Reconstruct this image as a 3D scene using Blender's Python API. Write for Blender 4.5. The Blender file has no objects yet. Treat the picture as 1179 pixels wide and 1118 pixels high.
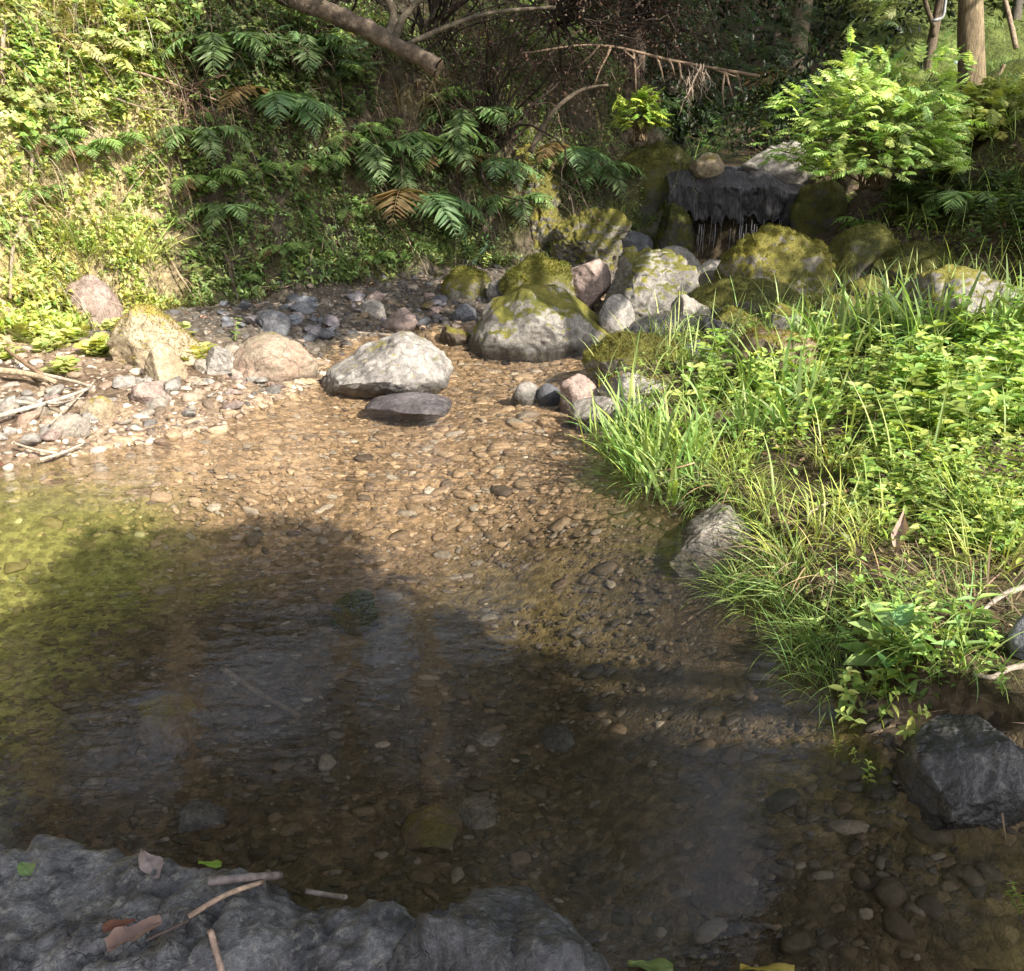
import bpy, bmesh, math, random
import numpy as np
from mathutils import Vector
random.seed(7)
RNG = np.random.default_rng(11)
SC = bpy.context.scene
COL = SC.collection
R = math.radians

# ------------------------------------------------------------------ camera geometry
FPX, CX, CY, PITCH, CAMH = 1050.0, 589.5, 559.0, R(22), 1.6
CP, SP = math.cos(PITCH), math.sin(PITCH)
SUN = np.array([0.58, -0.56, 0.64]); SUN /= np.linalg.norm(SUN)      # direction towards the sun

def ray(px, py):
    px = np.asarray(px, float); py = np.asarray(py, float)
    a = (CY - py) / FPX
    return np.stack([(px - CX) / FPX, CP + a * SP, -SP + a * CP], -1)

# ------------------------------------------------------------------ noise
def _hash(ix, iy, iz, seed):
    h = (ix * 374761393 + iy * 668265263 + iz * 2147483647 + seed * 974634777) & 0xFFFFFFFF
    h = ((h ^ (h >> 13)) * 1274126177) & 0xFFFFFFFF
    h = h ^ (h >> 16)
    return (h & 0xFFFF) / 32767.5 - 1.0

def vnoise(p, seed=0):
    p = np.asarray(p, float)
    i = np.floor(p).astype(np.int64); f = p - i
    u = f * f * f * (f * (f * 6 - 15) + 10)
    r = 0
    for dx in (0, 1):
        wx = u[..., 0] if dx else 1 - u[..., 0]
        for dy in (0, 1):
            wy = u[..., 1] if dy else 1 - u[..., 1]
            for dz in (0, 1):
                wz = u[..., 2] if dz else 1 - u[..., 2]
                r = r + wx * wy * wz * _hash(i[..., 0] + dx, i[..., 1] + dy, i[..., 2] + dz, seed)
    return r

def fbm(p, octv=4, seed=0, gain=.5):
    p = np.asarray(p, float); a = 1.0; s = 0; t = 0
    for k in range(octv):
        s = s + a * vnoise(p * (2.03 ** k) + 17.3 * k, seed + k); t += a; a *= gain
    return s / t

def sstep(a, b, x):
    t = np.clip((np.asarray(x, float) - a) / (b - a), 0, 1)
    return t * t * (3 - 2 * t)

# ------------------------------------------------------------------ terrain functions
WATER_POLY = np.array([(-5.5, .9), (-5.2, 2.0), (-4.0, 3.3), (-2.9, 3.95), (-2.51, 4.17), (-2.1, 4.45), (-1.65, 4.86), (-1.4, 5.4),
    (-1.3, 5.75), (-1.3, 6.4), (-1.25, 6.85), (-.84, 7.3), (-.3, 7.4), (.1, 7.35), (.6, 7.6), (1.0, 8.3), (1.45, 9.3), (1.7, 10.5), (2.75, 10.5),
    (2.4, 9.3), (1.85, 8.3), (1.45, 7.5), (.98, 6.9), (.66, 6.1), (.5, 5.4), (.475, 4.7), (.56, 4.1), (.68, 3.64), (.906, 3.145),
    (.975, 2.69), (.99, 2.16), (1.0, 1.85), (1.26, 1.74), (2.2, 1.6), (3.4, 1.2), (3.4, .9)])
LEFT_FOOT = np.array([(-8, 1.0), (-5.2, 3.6), (-3.9, 5.2), (-3.45, 6.2), (-2.7, 7.3), (-1.8, 8.0), (-.5, 8.95), (.5, 9.45), (1.25, 10.2), (1.7, 11.0), (2.1, 12.5), (2.4, 17), (2.4, 60)])
RIGHT_FOOT = np.array([(9, -2), (6.2, 1.5), (4.6, 5.0), (3.3, 6.9), (2.75, 8.2), (3.0, 10), (3.6, 13), (4.4, 17), (4.4, 60)])

def seg_dist(P, poly, closed):
    n = len(poly); best = np.full(P.shape[0], 1e9); cross = np.zeros(P.shape[0])
    for k in range(n if closed else n - 1):
        a = poly[k]; b = poly[(k + 1) % n]; ab = b - a
        t = np.clip(((P - a) @ ab) / (ab @ ab), 0, 1)
        d = np.linalg.norm(P - (a + t[:, None] * ab), axis=1)
        c = ab[0] * (P[:, 1] - a[1]) - ab[1] * (P[:, 0] - a[0])
        m = d < best
        best = np.where(m, d, best); cross = np.where(m, c, cross)
    return best, cross

def inside(P, poly):
    r = np.zeros(P.shape[0], bool); n = len(poly)
    for k in range(n):
        a = poly[k]; b = poly[(k + 1) % n]
        if a[1] == b[1]: continue
        m = (a[1] > P[:, 1]) != (b[1] > P[:, 1])
        xi = (b[0] - a[0]) * (P[:, 1] - a[1]) / (b[1] - a[1]) + a[0]
        r ^= m & (P[:, 0] < xi)
    return r

def fields(x, y):
    P = np.stack([np.ravel(x), np.ravel(y)], 1)
    d, _ = seg_dist(P, WATER_POLY, True)
    dw = np.where(inside(P, WATER_POLY), -d, d)
    d, c = seg_dist(P, LEFT_FOOT, False); sl = np.where(c > 0, d, -d)
    d, c = seg_dist(P, RIGHT_FOOT, False); sr = np.where(c < 0, d, -d)
    return dw, sl, sr

def water_z(y):
    return .10 * sstep(6.3, 9.5, y)

def height_raw(x, y):
    X = np.ravel(x).astype(float); Y = np.ravel(y).astype(float)
    dw, sl, sr = fields(X, Y)
    P3 = np.stack([X, Y, 0 * X], 1)
    n1 = fbm(P3 * 1.3, 4, 3); n2 = fbm(P3 * 5, 3, 9); n3 = fbm(P3 * .35, 3, 21)
    dep = .06 + (.30 - .22 * sstep(3.4, 5.2, Y)) * sstep(0, 1.0, -dw) - .04 * sstep(3.6, 5.0, Y)
    bed = -np.minimum(dep, .34) * sstep(-.02, .12, -dw + .02) + .025 * n1 * sstep(0, .5, -dw) + .012 * n2
    right = X > np.interp(Y, [0, 4, 6, 7.5, 9, 11, 17], [2.6, .0, 0, .4, 1.2, 2.2, 3])
    bank_l = .16 * (1 - np.exp(-np.maximum(dw, 0) / .7)) + .05 * n1 + .02 * n2
    bank_r = .16 * sstep(0, .25, dw) + .30 * sstep(.2, 2.4, dw) + .07 * n1 + .03 * n2
    near = Y < 1.6
    z = np.where(dw < 0, bed, np.where(right | near, bank_r * np.where(near & (X < 1), .4, 1), bank_l))
    z = z + water_z(Y) * (Y < 10.45)
    # left bank: a short apron, a near vertical face, then a gentler wooded slope
    s = np.maximum(sl + .16 * n1 + .12 * fbm(P3 * 3.1, 3, 31), 0)
    face = 1.75 * sstep(0, .95, s) + .25 * np.minimum(s, 1.0) + .62 * np.maximum(s - .8, 0)
    z = z + np.where(sl > -.4, face * (1 + .14 * n3), 0) + .08 * n2 * sstep(.1, .5, s)
    # right hillside terrace
    s = np.maximum(sr + .15 * n1, 0)
    z = z + (.62 * np.minimum(s, 2.7) + .06 * np.maximum(s - 2.7, 0)) * (1 + .1 * n1)
    # the ledge that the fall drops over, and the stream bed above it
    floor = 1.0 * sstep(10.42, 10.6, Y) + .06 * np.maximum(Y - 11, 0) + .05 * n1
    z = np.where(Y > 10.4, np.maximum(z, np.where(Y > 10.4, floor, -9)), z)
    z = z + .55 * np.maximum(Y - 18, 0) * (1 + .2 * n3) * (1 - sstep(26, 60, Y) * .6) + .12 * np.maximum(-Y - 4, 0)
    return z

GX0, GX1, GY0, GY1, GS = -9.0, 11.0, -4.0, 24.0, .05
_gx = np.arange(GX0, GX1 + GS / 2, GS); _gy = np.arange(GY0, GY1 + GS / 2, GS)
_GXX, _GYY = np.meshgrid(_gx, _gy)
HG = height_raw(_GXX, _GYY).reshape(_GXX.shape)
_fw, _fl, _fr = fields(_GXX, _GYY)
DWG = _fw.reshape(HG.shape); SLG = _fl.reshape(HG.shape); SRG = _fr.reshape(HG.shape)

def samp(G, x, y):
    fx = np.clip((np.asarray(x, float) - GX0) / GS, 0, len(_gx) - 1.001); fy = np.clip((np.asarray(y, float) - GY0) / GS, 0, len(_gy) - 1.001)
    ix = fx.astype(int); iy = fy.astype(int); u = fx - ix; v = fy - iy
    return (G[iy, ix] * (1 - u) * (1 - v) + G[iy, ix + 1] * u * (1 - v) + G[iy + 1, ix] * (1 - u) * v + G[iy + 1, ix + 1] * u * v)

def hz(x, y): return samp(HG, x, y)

def nrm_at(x, y, e=.1):
    gx = (hz(np.asarray(x) + e, y) - hz(np.asarray(x) - e, y)) / (2 * e); gy = (hz(x, np.asarray(y) + e) - hz(x, np.asarray(y) - e)) / (2 * e)
    n = np.stack([-gx, -gy, np.ones_like(gx)], -1)
    return n / np.linalg.norm(n, axis=-1, keepdims=True)

_TS = np.concatenate([np.arange(1.2, 14, .02), np.arange(14, 34, .1)])
def bump_out(P, N):
    """the steep faces are roughened along their normals; plants set on them use the same offset"""
    st = 1 - N[..., 2]; return N * (st * (.24 * fbm(P * np.array([2.6, 2.6, 1.6]), 4, 77) + .09 * fbm(P * 9, 3, 78)))[..., None]

def hits(px, py):
    d = np.atleast_2d(ray(px, py)); out = np.zeros((len(d), 3))
    for k, r in enumerate(d):
        p = r[None] * _TS[:, None]
        below = CAMH + p[:, 2] < hz(p[:, 0], p[:, 1])
        i = int(np.argmax(below)) if below.any() else len(_TS) - 1
        q = p[i]; out[k] = (q[0], q[1], CAMH + q[2])
    return out + bump_out(out, nrm_at(out[:, 0], out[:, 1], .06))

def hit(px, py): return hits([px], [py])[0]
def at_depth(px, py, Y):
    r = ray(px, py); t = Y / r[1]
    return np.array([r[0] * t, Y, CAMH + r[2] * t])
def at_height(px, py, z):
    r = ray(px, py); t = (z - CAMH) / r[2]
    return np.array([r[0] * t, r[1] * t, z])

# ------------------------------------------------------------------ mesh building
class MB:
    def __init__(s): s.V = []; s.F = []; s.C = []; s.n = 0
    def add(s, V, F, C):
        V = np.asarray(V, float); F = np.asarray(F, np.int64); C = np.asarray(C, float)
        if C.ndim == 1: C = np.tile(C, (len(V), 1))
        s.V.append(V); s.F.append(F + s.n); s.C.append(C); s.n += len(V)
    def arrays(s): return np.concatenate(s.V), np.concatenate(s.F), np.concatenate(s.C)
    def mesh(s, name, smooth=True):
        return to_mesh(name, *s.arrays(), smooth)
    def build(s, name, mat, parent=None, smooth=True):
        return link(name, s.mesh(name, smooth), mat, parent)

def to_mesh(name, V, F, C=None, smooth=True):
    me = bpy.data.meshes.new(name); k = F.shape[1]
    me.vertices.add(len(V)); me.vertices.foreach_set('co', np.ascontiguousarray(V, np.float32).ravel())
    me.loops.add(F.size); me.loops.foreach_set('vertex_index', F.astype(np.int32).ravel())
    me.polygons.add(len(F)); me.polygons.foreach_set('loop_start', np.arange(0, F.size, k, dtype=np.int32))
    me.polygons.foreach_set('loop_total', np.full(len(F), k, np.int32))
    if smooth: me.polygons.foreach_set('use_smooth', np.ones(len(F), bool))
    if C is not None:
        ca = me.color_attributes.new('Col', 'FLOAT_COLOR', 'POINT')
        ca.data.foreach_set('color', np.concatenate([np.clip(C, 0, 1), np.ones((len(C), 1))], 1).astype(np.float32).ravel())
    me.update(); me.validate()
    return me

def link(name, me, mat, parent=None):
    o = bpy.data.objects.new(name, me); COL.objects.link(o)
    if mat and not me.materials: me.materials.append(mat)
    if parent: o.parent = parent
    return o

def tag(o, label=None, cat=None, group=None, kind=None):
    if label: o['label'] = label
    if cat: o['category'] = cat
    if group: o['group'] = group
    if kind: o['kind'] = kind
    return o

def empty(name, loc, rz=0, scale=1.0):
    o = bpy.data.objects.new(name, None); COL.objects.link(o); o.empty_display_size = .1
    o.location = loc; o.rotation_euler = (0, 0, rz); o.scale = (scale,) * 3
    return o

def copy_tree(o, parent=None):
    c = o.copy(); COL.objects.link(c)
    if parent: c.parent = parent
    for ch in list(o.children): copy_tree(ch, c)
    return c

def unit(v):
    v = np.asarray(v, float); return v / np.maximum(np.linalg.norm(v, axis=-1, keepdims=True), 1e-9)

def basis(d, u):
    d = unit(d); u = np.broadcast_to(np.asarray(u, float), d.shape)
    x = np.cross(d, u); bad = np.linalg.norm(x, axis=-1) < 1e-4
    x[bad] = np.cross(d[bad], [1., .2, .1]); x = unit(x); z = np.cross(x, d)
    return np.stack([x, d, z], -1)          # columns

def inst(T, pos, M, scale, mul):
    V, F, C = T; n = len(pos); scale = np.asarray(scale, float)
    if scale.ndim == 1: scale = np.repeat(scale[:, None], 3, 1)
    v = np.einsum('nij,nkj->nki', M, V[None] * scale[:, None, :]) + pos[:, None, :]
    f = F[None] + (np.arange(n) * len(V))[:, None, None]
    mul = np.asarray(mul, float)
    if mul.ndim == 1: mul = np.repeat(mul[:, None], 3, 1)
    c = C[None] * mul[:, None, :]
    return v.reshape(-1, 3), f.reshape(-1, F.shape[1]), c.reshape(-1, 3)

def leafT(w=.45, fold=.12, bend=.1, pos=(.3, .65)):
    a, b = pos
    V = np.array([(0, 0, 0), (w * .5, a, fold), (w * .4, b, fold - bend * .4), (0, 1, -bend), (-w * .4, b, fold - bend * .4), (-w * .5, a, fold)], float)
    F = np.array([(0, 1, 2, 3), (0, 3, 4, 5)])
    C = np.array([.8, 1, 1, 1.08, 1, 1])[:, None] * np.ones((1, 3))
    return V, F, C

def blades(n, base, az, tilt, curv, L, w, cbase, ctip, K=5, twist=None):
    """arched flat strips; every argument an array over n"""
    s = np.linspace(0, 1, K)[None]
    th = tilt[:, None] + curv[:, None] * s
    ds = L[:, None] / (K - 1)
    r = np.concatenate([np.zeros((n, 1)), np.cumsum(np.sin((th[:, 1:] + th[:, :-1]) / 2) * ds, 1)], 1)
    z = np.concatenate([np.zeros((n, 1)), np.cumsum(np.cos((th[:, 1:] + th[:, :-1]) / 2) * ds, 1)], 1)
    c, sn = np.cos(az)[:, None], np.sin(az)[:, None]
    P = np.stack([c * r, sn * r, z], -1) + base[:, None, :]
    tw = (az + math.pi / 2 + (0 if twist is None else twist))[:, None]
    side = np.stack([np.cos(tw), np.sin(tw), 0 * tw], -1)
    prof = np.clip(np.minimum(.55 + 1.6 * s, 1) * (1 - s ** 3.2) + .03, 0, 1)[..., None] * (w / 2)[:, None, None]
    V = np.stack([P - side * prof, P + side * prof], 2)            # n,K,2,3
    idx = np.arange(n * K * 2).reshape(n, K, 2)
    F = np.stack([idx[:, :-1, 0], idx[:, :-1, 1], idx[:, 1:, 1], idx[:, 1:, 0]], -1).reshape(-1, 4)
    t = (s[..., None] ** .7)
    C = cbase[:, None, :] * (1 - t) + ctip[:, None, :] * t
    C = np.repeat(C[:, :, None, :], 2, 2)
    return V.reshape(-1, 3), F, C.reshape(-1, 3)

def tube(pts, rad, col, sides=6, rough=0.0, seed=0, cap=True, tone=.25):
    pts = np.asarray(pts, float); n = len(pts); rad = np.broadcast_to(np.asarray(rad, float), (n,))
    t = unit(np.gradient(pts, axis=0)); h = np.array([0, 0, 1.]) if abs(t[0, 2]) < .85 else np.array([1., 0, 0])
    M = basis(t, h); a = np.linspace(0, 2 * math.pi, sides, endpoint=False)
    ring = np.cos(a)[None, :, None] * M[:, None, :, 0] + np.sin(a)[None, :, None] * M[:, None, :, 2]
    rr = rad[:, None, None] * np.ones((n, sides, 1))
    if rough:
        q = pts[:, None, :] + ring * rr
        rr = rr * (1 + rough * fbm(q * np.array([1, 1, .35]) / max(rad.max(), 1e-3) * .9, 3, seed)[..., None])
    V = pts[:, None, :] + ring * rr
    idx = np.arange(n * sides).reshape(n, sides); nx = np.roll(idx, -1, 1)
    F = np.stack([idx[:-1], nx[:-1], nx[1:], idx[1:]], -1).reshape(-1, 4)
    V = V.reshape(-1, 3)
    if cap:
        V = np.concatenate([V, pts[:1], pts[-1:]]); c0 = n * sides; e = idx[-1]
        o = np.arange(0, sides, 2)
        F = np.concatenate([F, np.stack([np.full(len(o), c0), idx[0][(o + 2) % sides], idx[0][(o + 1) % sides], idx[0][o]], 1),
                            np.stack([np.full(len(o), c0 + 1), e[o], e[(o + 1) % sides], e[(o + 2) % sides]], 1)])
    C = np.tile(np.asarray(col, float), (len(V), 1)) * (1 + tone * fbm(V * 25, 2, seed)[:, None] + (tone - .25) * 1.5 * fbm(V * 7, 3, seed + 1)[:, None])
    return V, F, C

def smooth_line(pts, n):
    pts = np.asarray(pts, float); t = np.concatenate([[0], np.cumsum(np.linalg.norm(np.diff(pts, axis=0), axis=1))]); t /= t[-1]
    u = np.linspace(0, 1, n); out = np.zeros((n, pts.shape[1]))
    m = np.gradient(pts, t, axis=0) if len(pts) > 2 else np.tile(pts[-1] - pts[0], (len(pts), 1))
    for k in range(n):
        i = min(np.searchsorted(t, u[k], 'right') - 1, len(t) - 2); h = t[i + 1] - t[i]; s = (u[k] - t[i]) / h
        out[k] = (2*s**3-3*s*s+1) * pts[i] + (s**3-2*s*s+s) * h * m[i] + (-2*s**3+3*s*s) * pts[i+1] + (s**3-s*s) * h * m[i+1]
    return out

def wander(p0, d, L, n, jit, drop, rng):
    p = np.array(p0, float); d = unit(d); out = [p.copy()]
    for k in range(n):
        d = unit(d + rng.normal(0, jit, 3) + np.array([0, 0, -drop])); p = p + d * L / n; out.append(p.copy())
    return np.array(out)

def vcol(n, c, rng, var=.25, hue=.1):
    c = np.asarray(c, float); m = np.exp(rng.normal(0, var, (n, 1))); h = 1 + rng.normal(0, hue, (n, 3)) * np.array([1.2, .3, 1.2])
    return np.clip(c * m * h, .003, .95)

# ------------------------------------------------------------------ materials
def nmat(name):
    m = bpy.data.materials.new(name); m.use_nodes = True; nt = m.node_tree; nt.nodes.clear()
    out = nt.nodes.new('ShaderNodeOutputMaterial'); return m, nt, out
def nd(nt, typ, **kw):
    n = nt.nodes.new(typ)
    for k, v in kw.items():
        if k.startswith('i_'):
            key = k[2:].replace('_', ' ')
            n.inputs[key].default_value = v
        else: setattr(n, k, v)
    return n
def ramp(nt, fac, stops):
    r = nt.nodes.new('ShaderNodeValToRGB'); nt.links.new(fac, r.inputs[0]); e = r.color_ramp.elements
    while len(e) < len(stops): e.new(.5)
    for k, (p, c) in enumerate(stops):
        e[k].position = p; e[k].color = (*c, 1) if len(c) == 3 else c
    return r.outputs[0]
def g(v): return (v, v, v)
def mixc(nt, mode, fac, a, b):
    n = nt.nodes.new('ShaderNodeMix'); n.data_type = 'RGBA'; n.blend_type = mode
    for s, v in ((n.inputs[0], fac), (n.inputs[6], a), (n.inputs[7], b)):
        if hasattr(v, 'links'): nt.links.new(v, s)
        elif s.type == 'RGBA': s.default_value = (*v, 1)
        else: s.default_value = v
    return n.outputs[2]
def mth(nt, op, a, b=None):
    n = nt.nodes.new('ShaderNodeMath'); n.operation = op
    for k, v in enumerate((a, b)):
        if v is None: continue
        if hasattr(v, 'links'): nt.links.new(v, n.inputs[k])
        else: n.inputs[k].default_value = v
    return n.outputs[0]
def noise(nt, vec, scale, detail=4, rough=.6, out=0):
    n = nd(nt, 'ShaderNodeTexNoise'); n.inputs['Scale'].default_value = scale; n.inputs['Detail'].default_value = detail; n.inputs['Roughness'].default_value = rough
    if vec is not None: nt.links.new(vec, n.inputs['Vector'])
    return n.outputs[out]

def leaf_material(name, trans=.35, rough=.45, spec=.35):
    m, nt, out = nmat(name); L = nt.links.new
    at = nd(nt, 'ShaderNodeAttribute', attribute_name='Col'); oi = nd(nt, 'ShaderNodeObjectInfo'); geo = nd(nt, 'ShaderNodeNewGeometry')
    v = mth(nt, 'ADD', mth(nt, 'MULTIPLY', oi.outputs['Random'], .3), .85)
    nz = mth(nt, 'ADD', mth(nt, 'MULTIPLY', noise(nt, geo.outputs['Position'], 38, 2), .7), .65)
    c = mixc(nt, 'MULTIPLY', 1.0, at.outputs['Color'], mixc(nt, 'MULTIPLY', 1.0, v, nz))
    p = nd(nt, 'ShaderNodeBsdfPrincipled'); L(c, p.inputs['Base Color']); p.inputs['Roughness'].default_value = rough; p.inputs['Specular IOR Level'].default_value = spec
    t = nd(nt, 'ShaderNodeBsdfTranslucent'); L(mixc(nt, 'MULTIPLY', 1.0, c, (1.25, 1.3, .55)), t.inputs['Color'])
    mx = nd(nt, 'ShaderNodeMixShader'); mx.inputs[0].default_value = trans
    L(p.outputs[0], mx.inputs[1]); L(t.outputs[0], mx.inputs[2]); L(mx.outputs[0], out.inputs[0])
    return m

def bark_material(name, rough=.85, bump=.5, scale=30, stretch=1.0):
    m, nt, out = nmat(name); L = nt.links.new
    at = nd(nt, 'ShaderNodeAttribute', attribute_name='Col'); tc = nd(nt, 'ShaderNodeTexCoord')
    mp = nd(nt, 'ShaderNodeMapping'); mp.inputs['Scale'].default_value = (1, 1, stretch); L(tc.outputs['Object'], mp.inputs[0])
    n1 = noise(nt, mp.outputs[0], scale, 5, .7); n2 = noise(nt, tc.outputs['Object'], scale * .2, 3)
    c = mixc(nt, 'MULTIPLY', 1.0, at.outputs['Color'], ramp(nt, n1, [(.3, g(.45)), (.7, g(1.35))]))
    c = mixc(nt, 'MULTIPLY', 1.0, c, ramp(nt, n2, [(.3, g(.7)), (.7, g(1.2))]))
    p = nd(nt, 'ShaderNodeBsdfPrincipled'); L(c, p.inputs['Base Color']); p.inputs['Roughness'].default_value = rough; p.inputs['Specular IOR Level'].default_value = .25
    b = nd(nt, 'ShaderNodeBump'); b.inputs['Strength'].default_value = bump; b.inputs['Distance'].default_value = .02; L(n1, b.inputs['Height']); L(b.outputs[0], p.inputs['Normal'])
    L(p.outputs[0], out.inputs[0]); return m

def rock_material(name, c1, c2, moss=0.0, mossc=(.13, .125, .02), rough=.75, lichen=0.0, scale=1.0, wet=True, crack=.5, shine=.3):
    m, nt, out = nmat(name); L = nt.links.new
    tc = nd(nt, 'ShaderNodeTexCoord'); geo = nd(nt, 'ShaderNodeNewGeometry'); oi = nd(nt, 'ShaderNodeObjectInfo')
    add = nd(nt, 'ShaderNodeVectorMath', operation='ADD'); L(geo.outputs['Position'], add.inputs[0]); 
    cmb = nd(nt, 'ShaderNodeCombineXYZ'); L(mth(nt, 'MULTIPLY', oi.outputs['Random'], 31.0), cmb.inputs[0]); L(cmb.outputs[0], add.inputs[1])
    P = add.outputs[0]
    n1 = noise(nt, P, 5 * scale, 6, .65); n2 = noise(nt, P, 28 * scale, 6, .7); n3 = noise(nt, P, 110 * scale, 3, .6); n4 = noise(nt, P, 2.2 * scale, 4, .6)
    c = mixc(nt, 'MIX', ramp(nt, n1, [(.38, g(0)), (.62, g(1))]), c1, c2)
    c = mixc(nt, 'MULTIPLY', 1.0, c, ramp(nt, n2, [(.3, g(.5)), (.5, g(.95)), (.72, g(1.4))]))
    c = mixc(nt, 'MULTIPLY', 1.0, c, ramp(nt, n3, [(.3, g(.72)), (.7, g(1.25))]))
    w = nd(nt, 'ShaderNodeVectorMath', operation='MULTIPLY_ADD'); cn = nd(nt, 'ShaderNodeTexNoise'); cn.inputs['Scale'].default_value = 6 * scale; L(P, cn.inputs['Vector'])
    L(cn.outputs['Color'], w.inputs[0]); w.inputs[1].default_value = (.18, .18, .18); L(P, w.inputs[2])
    vo = nd(nt, 'ShaderNodeTexVoronoi', feature='DISTANCE_TO_EDGE'); vo.inputs['Scale'].default_value = 4.2 * scale; L(w.outputs[0], vo.inputs['Vector'])
    ck = ramp(nt, vo.outputs['Distance'], [(.0, g(0)), (.035, g(1))])
    ckm = mixc(nt, 'MIX', mth(nt, 'MULTIPLY', ramp(nt, n4, [(.45, g(0)), (.6, g(1))]), crack), (1, 1, 1), ck)
    c = mixc(nt, 'MULTIPLY', .8, c, ckm)
    if lichen:
        l = ramp(nt, noise(nt, P, 14 * scale, 5, .75), [(.56, g(0)), (.62, g(1))])
        c = mixc(nt, 'MIX', mth(nt, 'MULTIPLY', l, lichen), c, (.42, .40, .33))
    sep = nd(nt, 'ShaderNodeSeparateXYZ'); L(geo.outputs['Normal'], sep.inputs[0])
    mval = None
    if moss:
        mm = mth(nt, 'ADD', mth(nt, 'MULTIPLY', sep.outputs[2], .55), mth(nt, 'MULTIPLY', mth(nt, 'SUBTRACT', n1, .5), 1.1))
        mm = mth(nt, 'ADD', mm, mth(nt, 'MULTIPLY', mth(nt, 'SUBTRACT', n2, .5), .7))
        mval = ramp(nt, mth(nt, 'ADD', mm, moss - .6), [(.12, g(0)), (.24, g(1))])
        mc = mixc(nt, 'MIX', n2, tuple(v * .55 for v in mossc), tuple(min(v * 1.6, 1) for v in mossc))
        mc = mixc(nt, 'MULTIPLY', 1.0, mc, ramp(nt, n3, [(.3, g(.5)), (.7, g(1.5))])); mc = mixc(nt, 'MULTIPLY', 1.0, mc, ramp(nt, n4, [(.35, (.45, .5, .45)), (.62, (1.15, 1.1, 1.0))]))
        c = mixc(nt, 'MIX', mval, c, mc)
    pz = nd(nt, 'ShaderNodeSeparateXYZ'); L(geo.outputs['Position'], pz.inputs[0])
    p = nd(nt, 'ShaderNodeBsdfPrincipled')
    if wet:
        wz = ramp(nt, mth(nt, 'ADD', pz.outputs[2], mth(nt, 'MULTIPLY', mth(nt, 'SUBTRACT', n1, .5), .12)), [(.035, g(.38)), (.075, g(1))])
        c = mixc(nt, 'MULTIPLY', 1.0, c, wz)
        L(mth(nt, 'MULTIPLY', wz, rough), p.inputs['Roughness'])
    else: p.inputs['Roughness'].default_value = rough
    p.inputs['Specular IOR Level'].default_value = shine
    L(c, p.inputs['Base Color'])
    hgt = mth(nt, 'ADD', mth(nt, 'MULTIPLY', n2, .6), mth(nt, 'MULTIPLY', n3, .25))
    hgt = mth(nt, 'ADD', hgt, mth(nt, 'MULTIPLY', ckm, .35 * crack))
    b = nd(nt, 'ShaderNodeBump'); b.inputs['Strength'].default_value = .75; b.inputs['Distance'].default_value = .022; L(hgt, b.inputs['Height']); L(b.outputs[0], p.inputs['Normal'])
    L(p.outputs[0], out.inputs[0]); return m

LEAF = leaf_material('leaf'); GLOSSLEAF = leaf_material('glossy_leaf', .2, .3, .5); DRY = leaf_material('dry_leaf', .15, .7, .15); BARK = bark_material('bark', .9, 1.0, 26); TRUNK = bark_material('trunk_bark', .9, 1.0, 34, .16); WOOD = bark_material('driftwood', .75, .4, 45)

# ------------------------------------------------------------------ world, sun, camera
w = bpy.data.worlds.new('World'); SC.world = w; w.use_nodes = True
nt = w.node_tree; bg = nt.nodes['Background']; sky = nt.nodes.new('ShaderNodeTexSky'); sky.sky_type = 'NISHITA'; sky.sun_disc = False
sky.sun_elevation = math.asin(SUN[2]); sky.sun_rotation = math.atan2(SUN[0], SUN[1]); sky.altitude = 300; sky.dust_density = 3.0; sky.ozone_density = 1.0
hs = nt.nodes.new('ShaderNodeHueSaturation'); hs.inputs['Saturation'].default_value = .45; nt.links.new(sky.outputs[0], hs.inputs['Color']); nt.links.new(hs.outputs[0], bg.inputs[0]); bg.inputs[1].default_value = .15
sl = bpy.data.lights.new('sun', 'SUN'); sl.energy = 5.0; sl.angle = R(.5); sl.color = (1, .93, .80)
so = bpy.data.objects.new('sun', sl); COL.objects.link(so); so.rotation_euler = Vector(SUN).to_track_quat('Z', 'Y').to_euler(); so.location = (6, -5, 9)
cam = bpy.data.cameras.new('camera'); co = bpy.data.objects.new('camera', cam); COL.objects.link(co)
co.location = (0, 0, CAMH); co.rotation_euler = (math.pi / 2 - PITCH, 0, 0); cam.sensor_width = 36; cam.lens = 36 * FPX / 1179; cam.clip_end = 500; cam.clip_start = .05
SC.camera = co
SC.view_settings.view_transform = 'Standard'; SC.view_settings.look = 'None'; SC.view_settings.exposure = 0; SC.view_settings.gamma = 1
SC.render.engine = 'CYCLES'; SC.cycles.film_exposure = 2.05; SC.cycles.max_bounces = 8; SC.cycles.diffuse_bounces = 3; SC.cycles.transparent_max_bounces = 12; SC.cycles.caustics_reflective = False; SC.cycles.caustics_refractive = False

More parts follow.
